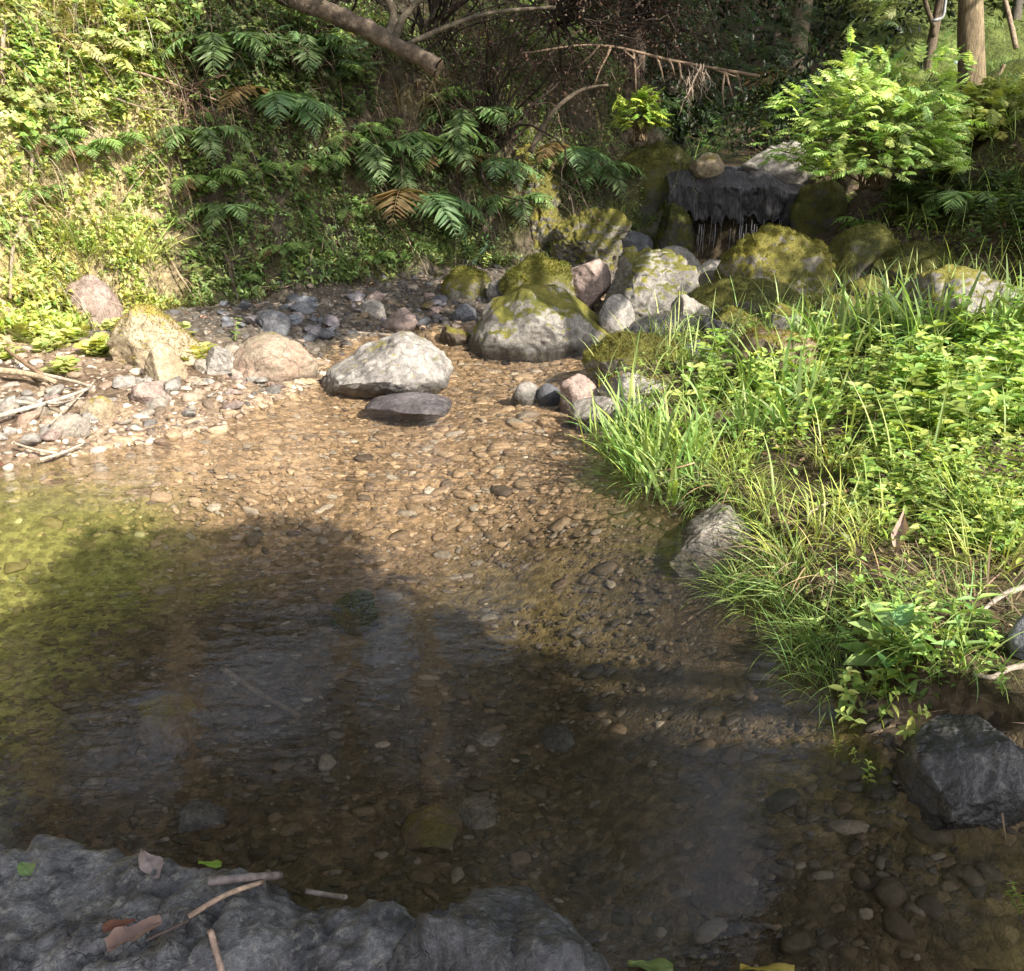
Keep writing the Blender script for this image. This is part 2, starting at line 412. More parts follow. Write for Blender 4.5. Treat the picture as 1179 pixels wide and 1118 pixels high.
# ------------------------------------------------------------------ ground sheet
def ground_material():
    m, nt, out = nmat('ground'); L = nt.links.new
    at = nd(nt, 'ShaderNodeAttribute', attribute_name='Col'); geo = nd(nt, 'ShaderNodeNewGeometry'); P = geo.outputs['Position']
    n1 = noise(nt, P, 3, 5); n2 = noise(nt, P, 22, 5, .7); n3 = noise(nt, P, 90, 3, .6)
    vo = nd(nt, 'ShaderNodeTexVoronoi', feature='F1'); vo.inputs['Scale'].default_value = 34; vo.inputs['Randomness'].default_value = 1; L(P, vo.inputs['Vector'])
    vd = nd(nt, 'ShaderNodeTexVoronoi', feature='DISTANCE_TO_EDGE'); vd.inputs['Scale'].default_value = 34; L(P, vd.inputs['Vector'])
    c = mixc(nt, 'MULTIPLY', 1.0, at.outputs['Color'], ramp(nt, n2, [(.3, g(.5)), (.7, g(1.45))]))
    c = mixc(nt, 'MULTIPLY', 1.0, c, ramp(nt, n1, [(.3, g(.7)), (.7, g(1.25))]))
    bw = nd(nt, 'ShaderNodeRGBToBW'); L(vo.outputs['Color'], bw.inputs[0])
    c = mixc(nt, 'MULTIPLY', .8, c, ramp(nt, bw.outputs[0], [(.15, g(.5)), (.85, g(1.35))]))
    edge = ramp(nt, vd.outputs['Distance'], [(0, g(.45)), (.12, g(1))])
    c = mixc(nt, 'MULTIPLY', .25, c, edge)
    p = nd(nt, 'ShaderNodeBsdfPrincipled'); L(c, p.inputs['Base Color']); p.inputs['Roughness'].default_value = .85; p.inputs['Specular IOR Level'].default_value = .2
    h = mth(nt, 'ADD', mth(nt, 'MULTIPLY', n2, .8), mth(nt, 'ADD', mth(nt, 'MULTIPLY', edge, .1), mth(nt, 'MULTIPLY', n3, .3)))
    b = nd(nt, 'ShaderNodeBump'); b.inputs['Strength'].default_value = .8; b.inputs['Distance'].default_value = .03; L(h, b.inputs['Height']); L(b.outputs[0], p.inputs['Normal'])
    L(p.outputs[0], out.inputs[0]); return m

gx = np.concatenate([np.linspace(-70, -9, 40)[:-1], np.linspace(-9, -4.2, 60)[:-1], np.arange(-4.2, 4.6, .045), np.linspace(4.6, 11, 90)[1:], np.linspace(11, 70, 40)[1:]])
gy = np.concatenate([np.linspace(-50, -4, 30)[:-1], np.linspace(-4, 1.2, 60)[:-1], np.arange(1.2, 11.2, .045), np.linspace(11.2, 24, 150)[1:], np.linspace(24, 90, 40)[1:]])
X, Y = np.meshgrid(gx, gy); Z = height_raw(X, Y).reshape(X.shape)
dw, sl_, sr_ = fields(X, Y); V = np.stack([X.ravel(), Y.ravel(), Z.ravel()], 1)
ny, nx = X.shape; idx = np.arange(nx * ny).reshape(ny, nx)
F = np.stack([idx[:-1, :-1], idx[:-1, 1:], idx[1:, 1:], idx[1:, :-1]], -1).reshape(-1, 4)
gz = np.stack(np.gradient(Z, gy, gx), -1); N = unit(np.stack([-gz[..., 1].ravel(), -gz[..., 0].ravel(), np.ones(nx * ny)], 1))
steep = 1 - N[:, 2]
V = V + bump_out(V, N)
Yr = Y.ravel(); Xr = X.ravel()
q1 = fbm(V * 2.0, 4, 40)[:, None]; q2 = fbm(V * .9, 3, 41)[:, None]
def lerp(a, b, t): return np.asarray(a) * (1 - t) + np.asarray(b) * t
bedc = lerp(lerp((.050, .038, .025), (.070, .052, .033), sstep(-.3, .3, q1)), (.36, .25, .155), sstep(3.2, 4.6, Yr)[:, None] * sstep(9.2, 7.5, Yr)[:, None])  # silty near bed also darkened for pool shade, riffle brightened for sun
bedc = lerp(bedc, (.16, .13, .05), .5 * sstep(.0, .5, q2) * sstep(4.6, 3.6, Yr)[:, None])
beach = lerp((.30, .22, .15), (.16, .11, .075), sstep(-.2, .4, q1))
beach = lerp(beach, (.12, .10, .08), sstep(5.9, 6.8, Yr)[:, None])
slope = lerp((.10, .082, .06), (.11, .115, .04), sstep(-.05, .35, q1)); slope = lerp(slope, (.16, .12, .08), (sstep(.1, .5, q2) * .6))
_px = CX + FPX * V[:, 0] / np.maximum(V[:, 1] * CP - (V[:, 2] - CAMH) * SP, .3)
slope = lerp(slope, lerp((.46, .37, .22), (.36, .30, .10), sstep(-.1, .3, q1)), (sstep(240, 150, _px) * sstep(3.0, 4.0, Yr))[:, None])  # sunlight on the left end of the bank put into paler soil
rbank = lerp((.11, .082, .055), (.075, .06, .03), sstep(-.2, .3, q1))
terr = lerp((.10, .12, .03), (.13, .17, .05), sstep(-.2, .3, q1))
bedc = lerp(bedc, (.17, .18, .055), (sstep(-1.35, -1.9, Xr) * sstep(4.5, 3.9, Yr) * .9)[:, None])  # green reflection of the bank painted into the bed at the left margin
isr = (Xr > np.interp(Yr, [0, 4, 6, 7.5, 9, 11, 17], [2.6, 0, 0, .4, 1.2, 2.2, 3]))[:, None]
C = np.where(isr, rbank, lerp(beach, slope, sstep(-.15, .1, sl_)[:, None]))
C = np.where(isr, lerp(C, terr, sstep(1.7, 2.5, sr_)[:, None]), C)
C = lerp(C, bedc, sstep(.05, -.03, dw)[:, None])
C = lerp(C, (.04, .034, .022), (sstep(9.4, 10.2, Yr) * sstep(1.0, 1.5, sl_))[:, None] * ~isr)  # shade put into the ground colour behind the bank top
C = lerp(C, (.03, .027, .016), sstep(10.8, 12.5, Yr)[:, None] * ~isr)  # ravine gloom painted in: ground past the fall turned nearly black
GROUND = ground_material()
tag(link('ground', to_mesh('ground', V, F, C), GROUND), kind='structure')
# ------------------------------------------------------------------ water
def water_material():
    m, nt, out = nmat('water'); L = nt.links.new
    geo = nd(nt, 'ShaderNodeNewGeometry')
    mp = nd(nt, 'ShaderNodeMapping'); L(geo.outputs['Position'], mp.inputs[0]); mp.inputs['Scale'].default_value = (4.5, 8.0, 1)
    mp2 = nd(nt, 'ShaderNodeMapping'); L(geo.outputs['Position'], mp2.inputs[0]); mp2.inputs['Scale'].default_value = (1.6, 3.2, 1); mp2.inputs['Rotation'].default_value = (0, 0, .25)
    a = noise(nt, mp.outputs[0], 1.6, 5, .55); b2 = noise(nt, mp2.outputs[0], 1.5, 3, .5)
    h = mth(nt, 'ADD', mth(nt, 'MULTIPLY', a, .55), mth(nt, 'MULTIPLY', b2, .8))
    sep = nd(nt, 'ShaderNodeSeparateXYZ'); L(geo.outputs['Position'], sep.inputs[0])
    st = ramp(nt, mth(nt, 'MULTIPLY', sep.outputs[1], .1), [(.16, g(.022)), (.28, g(.045)), (.36, g(.16)), (.45, g(1.0)), (.7, g(.8))])
    b = nd(nt, 'ShaderNodeBump'); b.inputs['Distance'].default_value = .15; L(h, b.inputs['Height']); L(st, b.inputs['Strength'])
    fr = nd(nt, 'ShaderNodeFresnel'); L(mth(nt, 'SUBTRACT', 1.58, mth(nt, 'MULTIPLY', geo.outputs['Backfacing'], 1.58 - 1 / 1.58)), fr.inputs['IOR']); L(b.outputs[0], fr.inputs['Normal'])   # rays are not bent, so both faces reflect alike
    tr = nd(nt, 'ShaderNodeBsdfTransparent'); tr.inputs[0].default_value = (.93, .90, .84, 1)
    gl = nd(nt, 'ShaderNodeBsdfGlossy'); gl.inputs['Roughness'].default_value = .02; L(b.outputs[0], gl.inputs['Normal'])
    mx = nd(nt, 'ShaderNodeMixShader'); L(fr.outputs[0], mx.inputs[0]); L(tr.outputs[0], mx.inputs[1]); L(gl.outputs[0], mx.inputs[2]); L(mx.outputs[0], out.inputs[0])
    return m
WATER = water_material()
wx = np.arange(-6.0, 4.0, .08); wy = np.arange(.6, 10.56, .08)
X, Y = np.meshgrid(wx, wy); d = fields(X, Y)[0].reshape(X.shape)
V = np.stack([X.ravel(), Y.ravel(), water_z(Y.ravel())], 1); ny, nx = X.shape; idx = np.arange(nx * ny).reshape(ny, nx)
F = np.stack([idx[:-1, :-1], idx[:-1, 1:], idx[1:, 1:], idx[1:, :-1]], -1); dc = d[:-1, :-1]
F = F[dc < .22].reshape(-1, 4)
u, inv = np.unique(F, return_inverse=True)
tag(link('stream_water', to_mesh('stream_water', V[u], inv.reshape(-1, 4)), WATER), kind='structure')

# ------------------------------------------------------------------ rocks
_ico = {}
def ico(s):
    if s not in _ico:
        bm = bmesh.new(); bmesh.ops.create_icosphere(bm, subdivisions=s, radius=1)
        _ico[s] = (np.array([v.co[:] for v in bm.verts]), np.array([[v.index for v in f.verts] for f in bm.faces])); bm.free()
    return _ico[s]

def vnormals(V, F):
    n = np.cross(V[F[:, 1]] - V[F[:, 0]], V[F[:, 2]] - V[F[:, 0]]); N = np.zeros_like(V)
    for k in range(3): np.add.at(N, F[:, k], n)
    return unit(N)

def rock_shape(seed, sub=5, cuts=9, round_=.72, rough=.10, size=(1, 1, 1), boxy=1.0):
    rng = np.random.default_rng(seed); V, F = ico(sub); V = np.sign(V) * np.abs(V) ** boxy
    V = V * (1 + .18 * fbm(V * 1.1 + seed * 3.1, 2, seed))[:, None]
    for k in range(cuts):
        n = unit(rng.normal(0, 1, 3)); c = rng.uniform(round_ - .12, round_ + .18); e = V @ n - c
        V = V - n * (np.maximum(e, 0) * .88)[:, None]
    lo, hi = V.min(0), V.max(0); V = (V - (lo + hi) / 2) / ((hi - lo) / 2)
    size = np.asarray(size, float); V = V * size; ms = size.min() * .5 + size.mean() * .5
    N = vnormals(V, F); q = V / ms
    f1 = fbm(q * 1.7 + seed, 4, seed + 5); f2 = 1 - np.abs(fbm(q * 3.2 + seed, 4, seed + 8)) * 2; f3 = fbm(q * 9 + seed, 3, seed + 12)
    V = V + N * (ms * rough * (.9 * f1 - .55 * np.maximum(f2 - .55, 0) * 2 * .6 + .28 * f3))[:, None]
    return V, F

def tufts(V, F, n, L, cols, rng, thr=.35, mask=None, w=.004):
    """short moss blades on the upward faces of a rock, in the rock's own frame"""
    a, b, c = V[F[:, 0]], V[F[:, 1]], V[F[:, 2]]; nn = np.cross(b - a, c - a); A = np.linalg.norm(nn, axis=1); nn = unit(nn); cen = (a + b + c) / 3
    wgt = A * sstep(thr - .15, thr + .25, nn[:, 2] + .8 * fbm(cen * 7, 3, 5))
    if mask is not None: wgt = wgt * mask(cen)
    if wgt.sum() <= 0: return None
    k = rng.choice(len(F), n, p=wgt / wgt.sum()); u = rng.random((n, 2)); s = np.sqrt(u[:, :1])
    P = a[k] * (1 - s) + b[k] * s * (1 - u[:, 1:]) + c[k] * s * u[:, 1:]
    d = unit(nn[k] + rng.normal(0, .45, (n, 3)) + (0, 0, .3)); T = leafT(.5, .05, .2)
    l = L * rng.uniform(.5, 1.4, n)
    return inst(T, P - d * .003, basis(d, rng.normal(0, 1, (n, 3))), np.stack([np.full(n, w) / .5 * rng.uniform(.7, 1.5, n), l, l], 1), vcol(n, cols, rng, .35, .12))

ROCKS = {}
def rock(box, mat, label, name='boulder', zb=None, dr=.8, seed=1, sub=5, cuts=9, round_=.72, rough=.10, bury=.5, moss=0, mossl=.018, mossc=(.12, .13, .02), rz=0, group=None, cat='boulder', tilt=(0, 0), mossthr=.35, dy=0, prof=None, Yb=None):
    x0, y0, x1, y1 = box; cx = (x0 + x1) / 2
    P = hit(cx, y1) if zb is None else at_height(cx, y1, zb)
    P[1] += dy
    if Yb: P = at_depth(cx, y1, Yb)
    if dy: P = at_depth(cx, y1, P[1])
    W = (x1 - x0) / FPX * P[1] / ray(cx, y1)[1] * 1.02; D = W * dr; Yc = P[1] + D * .42
    top = at_depth(cx, y0, Yc)[2]; Hh = max(top - P[2], .02); bz = Hh * bury + .02
    size = (W / 2, D / 2, (Hh + bz) / 2)
    V, F = rock_shape(seed, sub, cuts, round_, rough, size)
    if prof:
        hx = np.interp(V[:, 0] / size[0], [a for a, _ in prof], [b for _, b in prof]); V[:, 2] = -size[2] + (V[:, 2] + size[2]) * hx
    if moss:
        N = vnormals(V, F); cu = fbm(V * 9 + seed, 3, seed + 3); V = V + N * (np.clip(N[:, 2] + .25, 0, 1) * np.maximum(cu + .1, 0) * min(.09, .16 * min(size)))[:, None]
    o = link(name, to_mesh(name, V, F, np.ones((len(V), 3)) * .5), mat)
    o.location = (at_depth(cx, y1, Yc)[0], Yc, P[2] - bz + size[2]); o.rotation_euler = (tilt[0], tilt[1], rz)
    tag(o, label, cat, group)
    if moss >= 600 and mossthr < .5:
        r = tufts(V, F, moss, mossl, mossc, np.random.default_rng(seed + 99), mossthr)
        if r: link('moss', to_mesh('moss', *r, False), LEAF, o)
    ROCKS[label] = o
    return o

PALE = rock_material('pale_stone', (.34, .31, .28), (.21, .19, .17), rough=.7, lichen=.5)
PALEM = rock_material('pale_mossy_stone', (.33, .305, .28), (.19, .175, .165), moss=.14, rough=.75, lichen=.5, mossc=(.22, .19, .05))
GREYM = rock_material('grey_mossy_stone', (.28, .26, .235), (.135, .125, .115), moss=.46, lichen=.35, mossc=(.15, .14, .03))
MOSSY = rock_material('mossy_stone', (.22, .20, .16), (.12, .11, .085), moss=.72, lichen=.25, mossc=(.13, .12, .025))
DMOSSY = rock_material('dark_mossy_stone', (.11, .10, .08), (.06, .055, .045), moss=.75, mossc=(.08, .08, .018))
PINK = rock_material('pinkish_stone', (.36, .27, .23), (.24, .18, .16), rough=.6, lichen=.25)
PURPLE = rock_material('purplish_stone', (.27, .24, .25), (.17, .15, .16), rough=.5, lichen=.2)
DARKWET = rock_material('dark_wet_stone', (.052, .052, .056), (.02, .02, .022), rough=.25, lichen=.15, shine=.5, crack=.7)
BLUEGREY = rock_material('blue_grey_stone', (.24, .25, .28), (.12, .125, .145), rough=.6, lichen=.25, scale=2.0, wet=True, crack=.7)
SLATE = rock_material('slate_stone', (.16, .165, .18), (.09, .09, .10), rough=.6, scale=2)
YELLOW = rock_material('yellow_mossy_stone', (.42, .35, .24), (.30, .23, .15), moss=.28, mossc=(.27, .22, .06), rough=.8)
RED = rock_material('reddish_stone', (.36, .25, .19), (.28, .23, .17), rough=.65, lichen=.25, moss=.05, mossc=(.22, .19, .05))
BROWNM = rock_material('brown_mossy_stone', (.22, .16, .11), (.13, .10, .07), moss=.3, mossc=(.16, .14, .03), lichen=.25)
TAN = rock_material('tan_layered_stone', (.42, .36, .29), (.22, .19, .16), rough=.75, lichen=.3, crack=1.0, scale=1.6)

LAYER = rock_material('layered_shore_stone', (.36, .32, .27), (.15, .135, .12), rough=.7, lichen=.6, crack=1.0, scale=2.2)
# the stones in the stream
rock((534, 328, 708, 400), GREYM, 'big low grey boulder with a green moss cap, midstream below the fall', zb=.03, seed=3, cuts=7, round_=.8, rough=.08, prof=[(-1, .55), (-.6, .85), (-.1, 1.02), (.5, .9), (1, .6)], moss=2500, mossc=(.19, .185, .035), dr=.75, sub=6, mossthr=.55)
rock((360, 391, 524, 456), PALEM, 'pale cream boulder with a yellow topped peak standing in the water', zb=0, seed=114, cuts=9, round_=.84, rough=.11, prof=[(-1, .62), (-.6, .78), (-.1, .9), (.35, 1.06), (.6, .98), (1, .8)], moss=500, mossl=.02, mossc=(.26, .24, .05), sub=6, mossthr=.9)
rock((420, 455, 522, 481), PURPLE, 'flat purplish wet stone in front of the pale cream boulder', zb=-.03, seed=5, cuts=6, round_=.8, rough=.06, cat='rock', name='rock')
rock((507, 307, 566, 346), MOSSY, 'small round green mossy stone behind the big low boulder', seed=6, cuts=4, round_=.9, moss=1500, name='rock', cat='rock')
rock((574, 297, 668, 350), MOSSY, 'bright green mossy boulder behind the grey moss capped boulder', zb=.16, seed=7, moss=2200, mossl=.03)
rock((688, 338, 731, 386), PALEM, 'small pale knob of rock with pinkish foot at the water', zb=.06, seed=8, cuts=7, round_=.85, name='rock', cat='rock', dr=.7)
rock((692, 290, 806, 372), GREYM, 'wrinkled greenish boulder lit on its right face, below the fall', zb=.07, seed=19, cuts=9, rough=.15, sub=6, moss=900, mossthr=.5)
rock((648, 298, 702, 344), PINK, 'pinkish brown broken rock left of the wrinkled greenish boulder', zb=.2, seed=10, cuts=12, round_=.65, name='rock', cat='rock')
rock((822, 262, 958, 352), MOSSY, 'largest mossy boulder, golden moss on top, right of the fall', seed=23, cuts=8, round_=.8, moss=4000, zb=.22, sub=6, mossc=(.17, .16, .025))
rock((793, 320, 926, 374), DMOSSY, 'low dark mossy boulder in front of the largest mossy boulder', seed=12, zb=.14, moss=1500, mossc=(.08, .09, .018))
rock((812, 351, 882, 388), MOSSY, 'small low green mossed stone by the dark wet slab', seed=13, zb=.14, moss=900, name='rock', cat='rock')
rock((668, 384, 784, 445), MOSSY, 'squat mossy boulder with a dark left side at the channel edge', seed=24, zb=.05, cuts=11, round_=.7, moss=2200, mossc=(.16, .15, .035), sub=6)
rock((690, 428, 774, 470), PALEM, 'pale flat topped rock with golden moss below the squat mossy boulder', seed=15, zb=.08, moss=700, name='rock', cat='rock', mossc=(.2, .17, .03))
rock((645, 431, 697, 470), PINK, 'knobbly pinkish rock at the left of the channel edge pile', seed=16, zb=.02, cuts=12, round_=.66, name='rock', cat='rock', rough=.16)
rock((654, 455, 718, 494), PALE, 'angular pale grey rock with a dark undercut beside the grass', seed=27, zb=-.01, cuts=12, round_=.62, name='rock', cat='rock')
rock((712, 455, 770, 490), PALE, 'whitish stone half hidden by grass at the channel edge', seed=57, zb=.06, cuts=12, round_=.62, name='rock', cat='rock')
rock((716, 362, 834, 405), DARKWET, 'dark wet sloping slab behind the squat mossy boulder', seed=18, zb=.03, cuts=9, name='rock', cat='rock')
rock((778, 395, 830, 430), SLATE, 'dark stone between the dark slab and the grass', seed=58, zb=.09, cuts=9, name='rock', cat='rock')
rock((848, 378, 942, 424), BROWNM, 'rounded brown boulder with orange moss at the back of the grass', seed=29, cuts=6, round_=.82, moss=700, mossc=(.2, .15, .03), zb=.32)
rock((938, 258, 1038, 330), DMOSSY, 'dark mossy boulder right behind the largest mossy boulder', seed=20, moss=1600, mossc=(.12, .115, .02))
rock((1012, 302, 1168, 382), GREYM, 'long grey brown lichen covered boulder above the grass at right', seed=31, cuts=12, round_=.7, rough=.15, moss=1500, sub=6, zb=.47, mossthr=.6)
rock((1005, 278, 1098, 330), DMOSSY, 'low dark mound of mossy rock under the bank at right', seed=32, moss=1300, mossc=(.08, .08, .015))
rock((588, 440, 621, 461), PALE, 'small pale stone alone in midstream', seed=33, zb=0, cuts=9, name='rock', cat='rock', sub=4)
rock((618, 442, 646, 463), SLATE, 'small white topped dark stone beside the lone pale stone', seed=34, zb=0, cuts=9, name='rock', cat='rock', sub=4)
rock((852, 164, 938, 212), PALE, 'grey boulder sitting on the lip of the fall', seed=35, Yb=10.55, cuts=9, rough=.12, bury=.3, moss=250, mossthr=.9)
rock((793, 176, 834, 202), YELLOW, 'small yellow mossed stone on the left lip of the fall', seed=36, Yb=10.5, bury=.3, name='rock', cat='rock')
rock((690, 165, 812, 268), DMOSSY, 'dark mossy hump of rock at the left of the fall', seed=37, moss=2600, mossl=.035, mossc=(.09, .10, .02), dr=.6)
rock((720, 222, 800, 275), MOSSY, 'pale green hairy mossed rock below the dark hump', seed=38, moss=2600, mossl=.05, mossc=(.20, .21, .06), dr=.5, mossthr=.1)
rock((636, 244, 720, 315), MOSSY, 'knotted pale green rock at the foot of the left bank near the fall', seed=39, cuts=12, rough=.3, moss=2400, sub=6, dr=.8, dy=.15, mossthr=.2, mossl=.025, mossc=(.2, .19, .06))
rock((576, 165, 650, 305), MOSSY, 'tall leaning mossy rib of rock in the left bank', seed=40, cuts=9, rough=.30, moss=2600, sub=6, dr=.9, dy=.25, mossthr=.1, bury=.4, mossl=.03, mossc=(.17, .16, .05))
rock((672, 85, 760, 190), BROWNM, 'sunlit pale earth knob under the hanging twigs', seed=59, cuts=9, rough=.28, moss=1500, mossc=(.2, .2, .05), sub=6, dr=.8, dy=.2, bury=.5)
rock((672, 295, 700, 325), PALE, 'small pale stone wedged beside the pinkish broken rock', seed=60, cuts=9, zb=.25, name='rock', cat='rock')
rock((748, 282, 806, 318), PALE, 'pale angular rock at the left end of the plunge pool', seed=61, cuts=11, zb=.14, name='rock', cat='rock')
rock((800, 300, 850, 330), PALE, 'pale wet rock under the drips of the fall', seed=62, cuts=11, zb=.14, name='rock', cat='rock')
rock((700, 265, 750, 300), SLATE, 'dark broken rock between the left bank and the plunge pool', seed=63, cuts=11, zb=.2, name='rock', cat='rock')
rock((905, 208, 968, 296), DMOSSY, 'dark mossed rock at the right end of the fall under the bright bush', seed=531, Yb=10.0, moss=900, bury=.3, rough=.15)
rock((752, 232, 796, 300), DMOSSY, 'dark mossed rock at the left foot of the fall', seed=532, Yb=10.1, moss=900, bury=.3, rough=.15)
# the left beach
rock((268, 384, 368, 442), RED, 'smooth reddish and yellow rock sloping into the water at left', seed=41, zb=.02, cuts=5, round_=.85, rough=.06)
rock((78, 317, 142, 378), PINK, 'pinkish brown boulder among leaves on the sunny left bank', seed=42, cuts=6, round_=.8, dr=.7)
rock((136, 352, 238, 424), YELLOW, 'yellow mossed boulder sloping to the beach on the left', seed=143, cuts=5, round_=.9, rough=.16, prof=[(-1, .85), (-.4, 1.0), (.2, .85), (1, .6)], moss=2000, mossthr=.1, bury=.4, mossc=(.28, .23, .05))
rock((165, 395, 215, 440), YELLOW, 'low yellowish rock in front of the yellow mossed boulder', seed=65, cuts=9, name='rock', cat='rock')
rock((95, 455, 135, 486), YELLOW, 'small yellow green mossed stone beside the driftwood', seed=66, cuts=6, name='rock', cat='rock', moss=400, mossc=(.28, .25, .06))
rock((0, 195, 45, 255), YELLOW, 'yellowish rock face jutting from the left bank', seed=67, cuts=11, name='rock', cat='rock')
rock((265, 175, 355, 285), DMOSSY, 'dark brown mossed bulge of rock in the shaded left bank', seed=68, cuts=8, rough=.25, moss=900, dr=.7, dy=.25, bury=.5, mossc=(.10, .085, .02))
rock((140, 130, 235, 235), BROWNM, 'grey brown rock face bared in the left bank below the dead roots', seed=69, cuts=11, rough=.25, dr=.6, dy=.35, bury=.5)
rock((345, 240, 410, 310), DMOSSY, 'narrow dark mossed rock in the foot of the shaded left bank', seed=70, cuts=8, rough=.25, moss=500, dr=.7, dy=.25, bury=.5)
for bx, mt, lb, sd, ms in (((772, 338, 822, 372), PALE, 'pale stone tucked left of the low dark mossy boulder', 501, 0), ((800, 366, 846, 392), DARKWET, 'dark wet stone between the slab and the small low mossed stone', 502, 0), ((734, 352, 776, 378), RED, 'reddish wet stone in the water at the foot of the wrinkled boulder', 503, 0),
        ((880, 352, 932, 386), GREYM, 'grey stone behind the rounded brown boulder', 504, 300), ((930, 340, 985, 378), DMOSSY, 'dark mossed stone between the largest mossy boulder and the long grey boulder', 505, 500), ((965, 318, 1020, 352), DMOSSY, 'dark stone in shade left of the long grey boulder', 506, 300),
        ((604, 300, 640, 322), YELLOW, 'small yellowish stone between the bright mossy boulder and the bank', 507, 200), ((560, 322, 585, 345), PALE, 'small pale stone between the round mossy stone and the mossy boulders', 508, 0), ((505, 375, 545, 400), BROWNM, 'brown stone at the left foot of the big low grey boulder', 509, 0),
        ((520, 350, 550, 372), SLATE, 'dark stone left of the big low grey boulder', 510, 0), ((440, 355, 482, 386), PINK, 'pinkish lump of rock on the shaded gravel bar', 511, 0), ((415, 345, 445, 366), PALE, 'pale grey stone on the shaded gravel bar', 512, 0),
        ((298, 355, 336, 385), SLATE, 'largest dark stone in the heap below the left bank', 513, 0), ((236, 398, 275, 432), PALE, 'pale stone left of the smooth reddish rock', 514, 0), ((60, 478, 108, 506), TAN, 'broken tan stone at the water edge by the driftwood', 515, 0), ((150, 440, 196, 468), PINK, 'pinkish flat stone in the middle of the sunny beach', 516, 0),
        ((0, 455, 24, 480), PALE, 'round pale stone at the left edge under the driftwood', 517, 0), ((1165, 330, 1215, 385), GREYM, 'grey mossed rock at the right edge beside the long grey boulder', 518, 300)):
    rock(bx, mt, lb, seed=sd, sub=5, cuts=11, round_=.68, rough=.14, name='rock', cat='rock', moss=ms, bury=.35)
# rock and earth bulging from the left bank
for bx, mt, lb, sd, ms in (((285, 240, 350, 300), BROWNM, 'brown earthy rock low in the shaded bank left of centre', 521, 700), ((400, 285, 455, 335), DMOSSY, 'dark mossed rock at the bank foot left of the big drooping fern', 522, 700), ((505, 235, 570, 310), DMOSSY, 'dark mossed rock at the bank foot left of the tall mossy rib', 523, 900),
        ((180, 190, 250, 262), BROWNM, 'brown rock in the bank at the edge of the sunlight', 524, 500), ((110, 205, 175, 265), YELLOW, 'sunlit yellowish rock in the left bank above the grass tuft', 525, 700), ((435, 190, 500, 250), BROWNM, 'brown earth rock under the bright fern in mid bank', 526, 600),
        ((350, 150, 420, 225), DMOSSY, 'dark mossed rock in the middle of the bank under the log', 527, 800), ((60, 128, 130, 190), YELLOW, 'pale yellowish rock in the sunny left bank behind the vine', 528, 700)):
    rock(bx, mt, lb, seed=sd, sub=6, cuts=9, round_=.72, rough=.32, name='rock', cat='rock', moss=ms, mossl=.025, mossthr=.1, dr=.8, dy=.3, bury=.5)
# right shore
rock((762, 588, 870, 648), LAYER, 'pale layered flat rock at the grassy right water edge', seed=44, zb=-.02, cuts=15, round_=.58, rough=.13, sub=6, dr=1.0, bury=.5, prof=[(-1, .7), (-.4, .95), (.3, 1.0), (1, .85)])
rock((1012, 806, 1150, 952), DARKWET, 'dark wet pointed boulder at the lower right shore', seed=345, zb=-.03, cuts=16, round_=.60, rough=.10, sub=6, dr=1.1, prof=[(-1, .55), (-.5, .68), (.1, .85), (.6, 1.08), (1, 1.05)], bury=.4)
rock((1150, 690, 1230, 770), BLUEGREY, 'grey stone in the bare soil at the right edge', seed=71, cuts=11, name='rock', cat='rock')
# the near rocks the photograph was taken from
def free_rock(loc, size, mat, label, seed, rz=0, sub=6, cuts=10, round_=.72, rough=.1, tilt=(0, 0), cat='boulder', name='boulder', boxy=1.0):
    V, F = rock_shape(seed, sub, cuts, round_, rough, size, boxy); o = link(name, to_mesh(name, V, F, np.ones((len(V), 3)) * .5), mat)
    o.location = loc; o.rotation_euler = (tilt[0], tilt[1], rz); return tag(o, label, cat), V
SHELF_EDGE = np.array([at_height(p, q, .08)[:2] for p, q in ((-160, 935), (-60, 948), (0, 962), (90, 970), (170, 980), (240, 993), (330, 1010), (400, 1026), (445, 1042), (520, 1074), (600, 1118))])
gx = np.arange(-2.2, .22, .0085); gy = np.arange(.35, 1.85, .0085); X, Y = np.meshgrid(gx, gy); Q = np.stack([X, Y, 0 * X], -1)
dd = np.interp(X, SHELF_EDGE[:, 0], SHELF_EDGE[:, 1]) - Y + .05 + .05 * fbm(Q * 5, 4, 401) + .02 * fbm(Q * 18, 3, 402)
dd = np.minimum(dd, (.20 - X) * .6 + .05 * fbm(Q * 6, 3, 403)); dd = np.minimum(dd, (Y - .36) * 2)
lump = .045 * fbm(Q * 2.6, 5, 404, .55) - .03 * np.maximum(1 - np.abs(fbm(Q * 4.2 + .15 * fbm(Q * 9, 2, 9)[..., None], 4, 405)) * 5, 0) + .03 * (np.floor(fbm(Q * 2.9 + 3, 3, 411) * 5) / 2.5 + sstep(.7, 1, np.mod(fbm(Q * 2.9 + 3, 3, 411) * 5, 1)) / 2.5) * .8 + .013 * fbm(Q * 22, 4, 406, .65) + .006 * fbm(Q * 70, 2, 407)
Z = np.where(dd > 0, -.16 + .275 * (1 - np.exp(-np.maximum(dd, 0) / .035)) + lump * sstep(0, .06, dd), -.16 + dd * 2.5); Z = np.maximum(Z, -.42)
V = np.stack([X, Y, Z], -1).reshape(-1, 3); ny, nx = X.shape; idx = np.arange(nx * ny).reshape(ny, nx)
F = np.stack([idx[:-1, :-1], idx[:-1, 1:], idx[1:, 1:], idx[1:, :-1]], -1).reshape(-1, 4)
NEARWET = rock_material('shiny_wet_stone', (.11, .112, .12), (.028, .028, .032), rough=.28, lichen=.1, scale=2.2, wet=False, crack=.8, shine=.6)
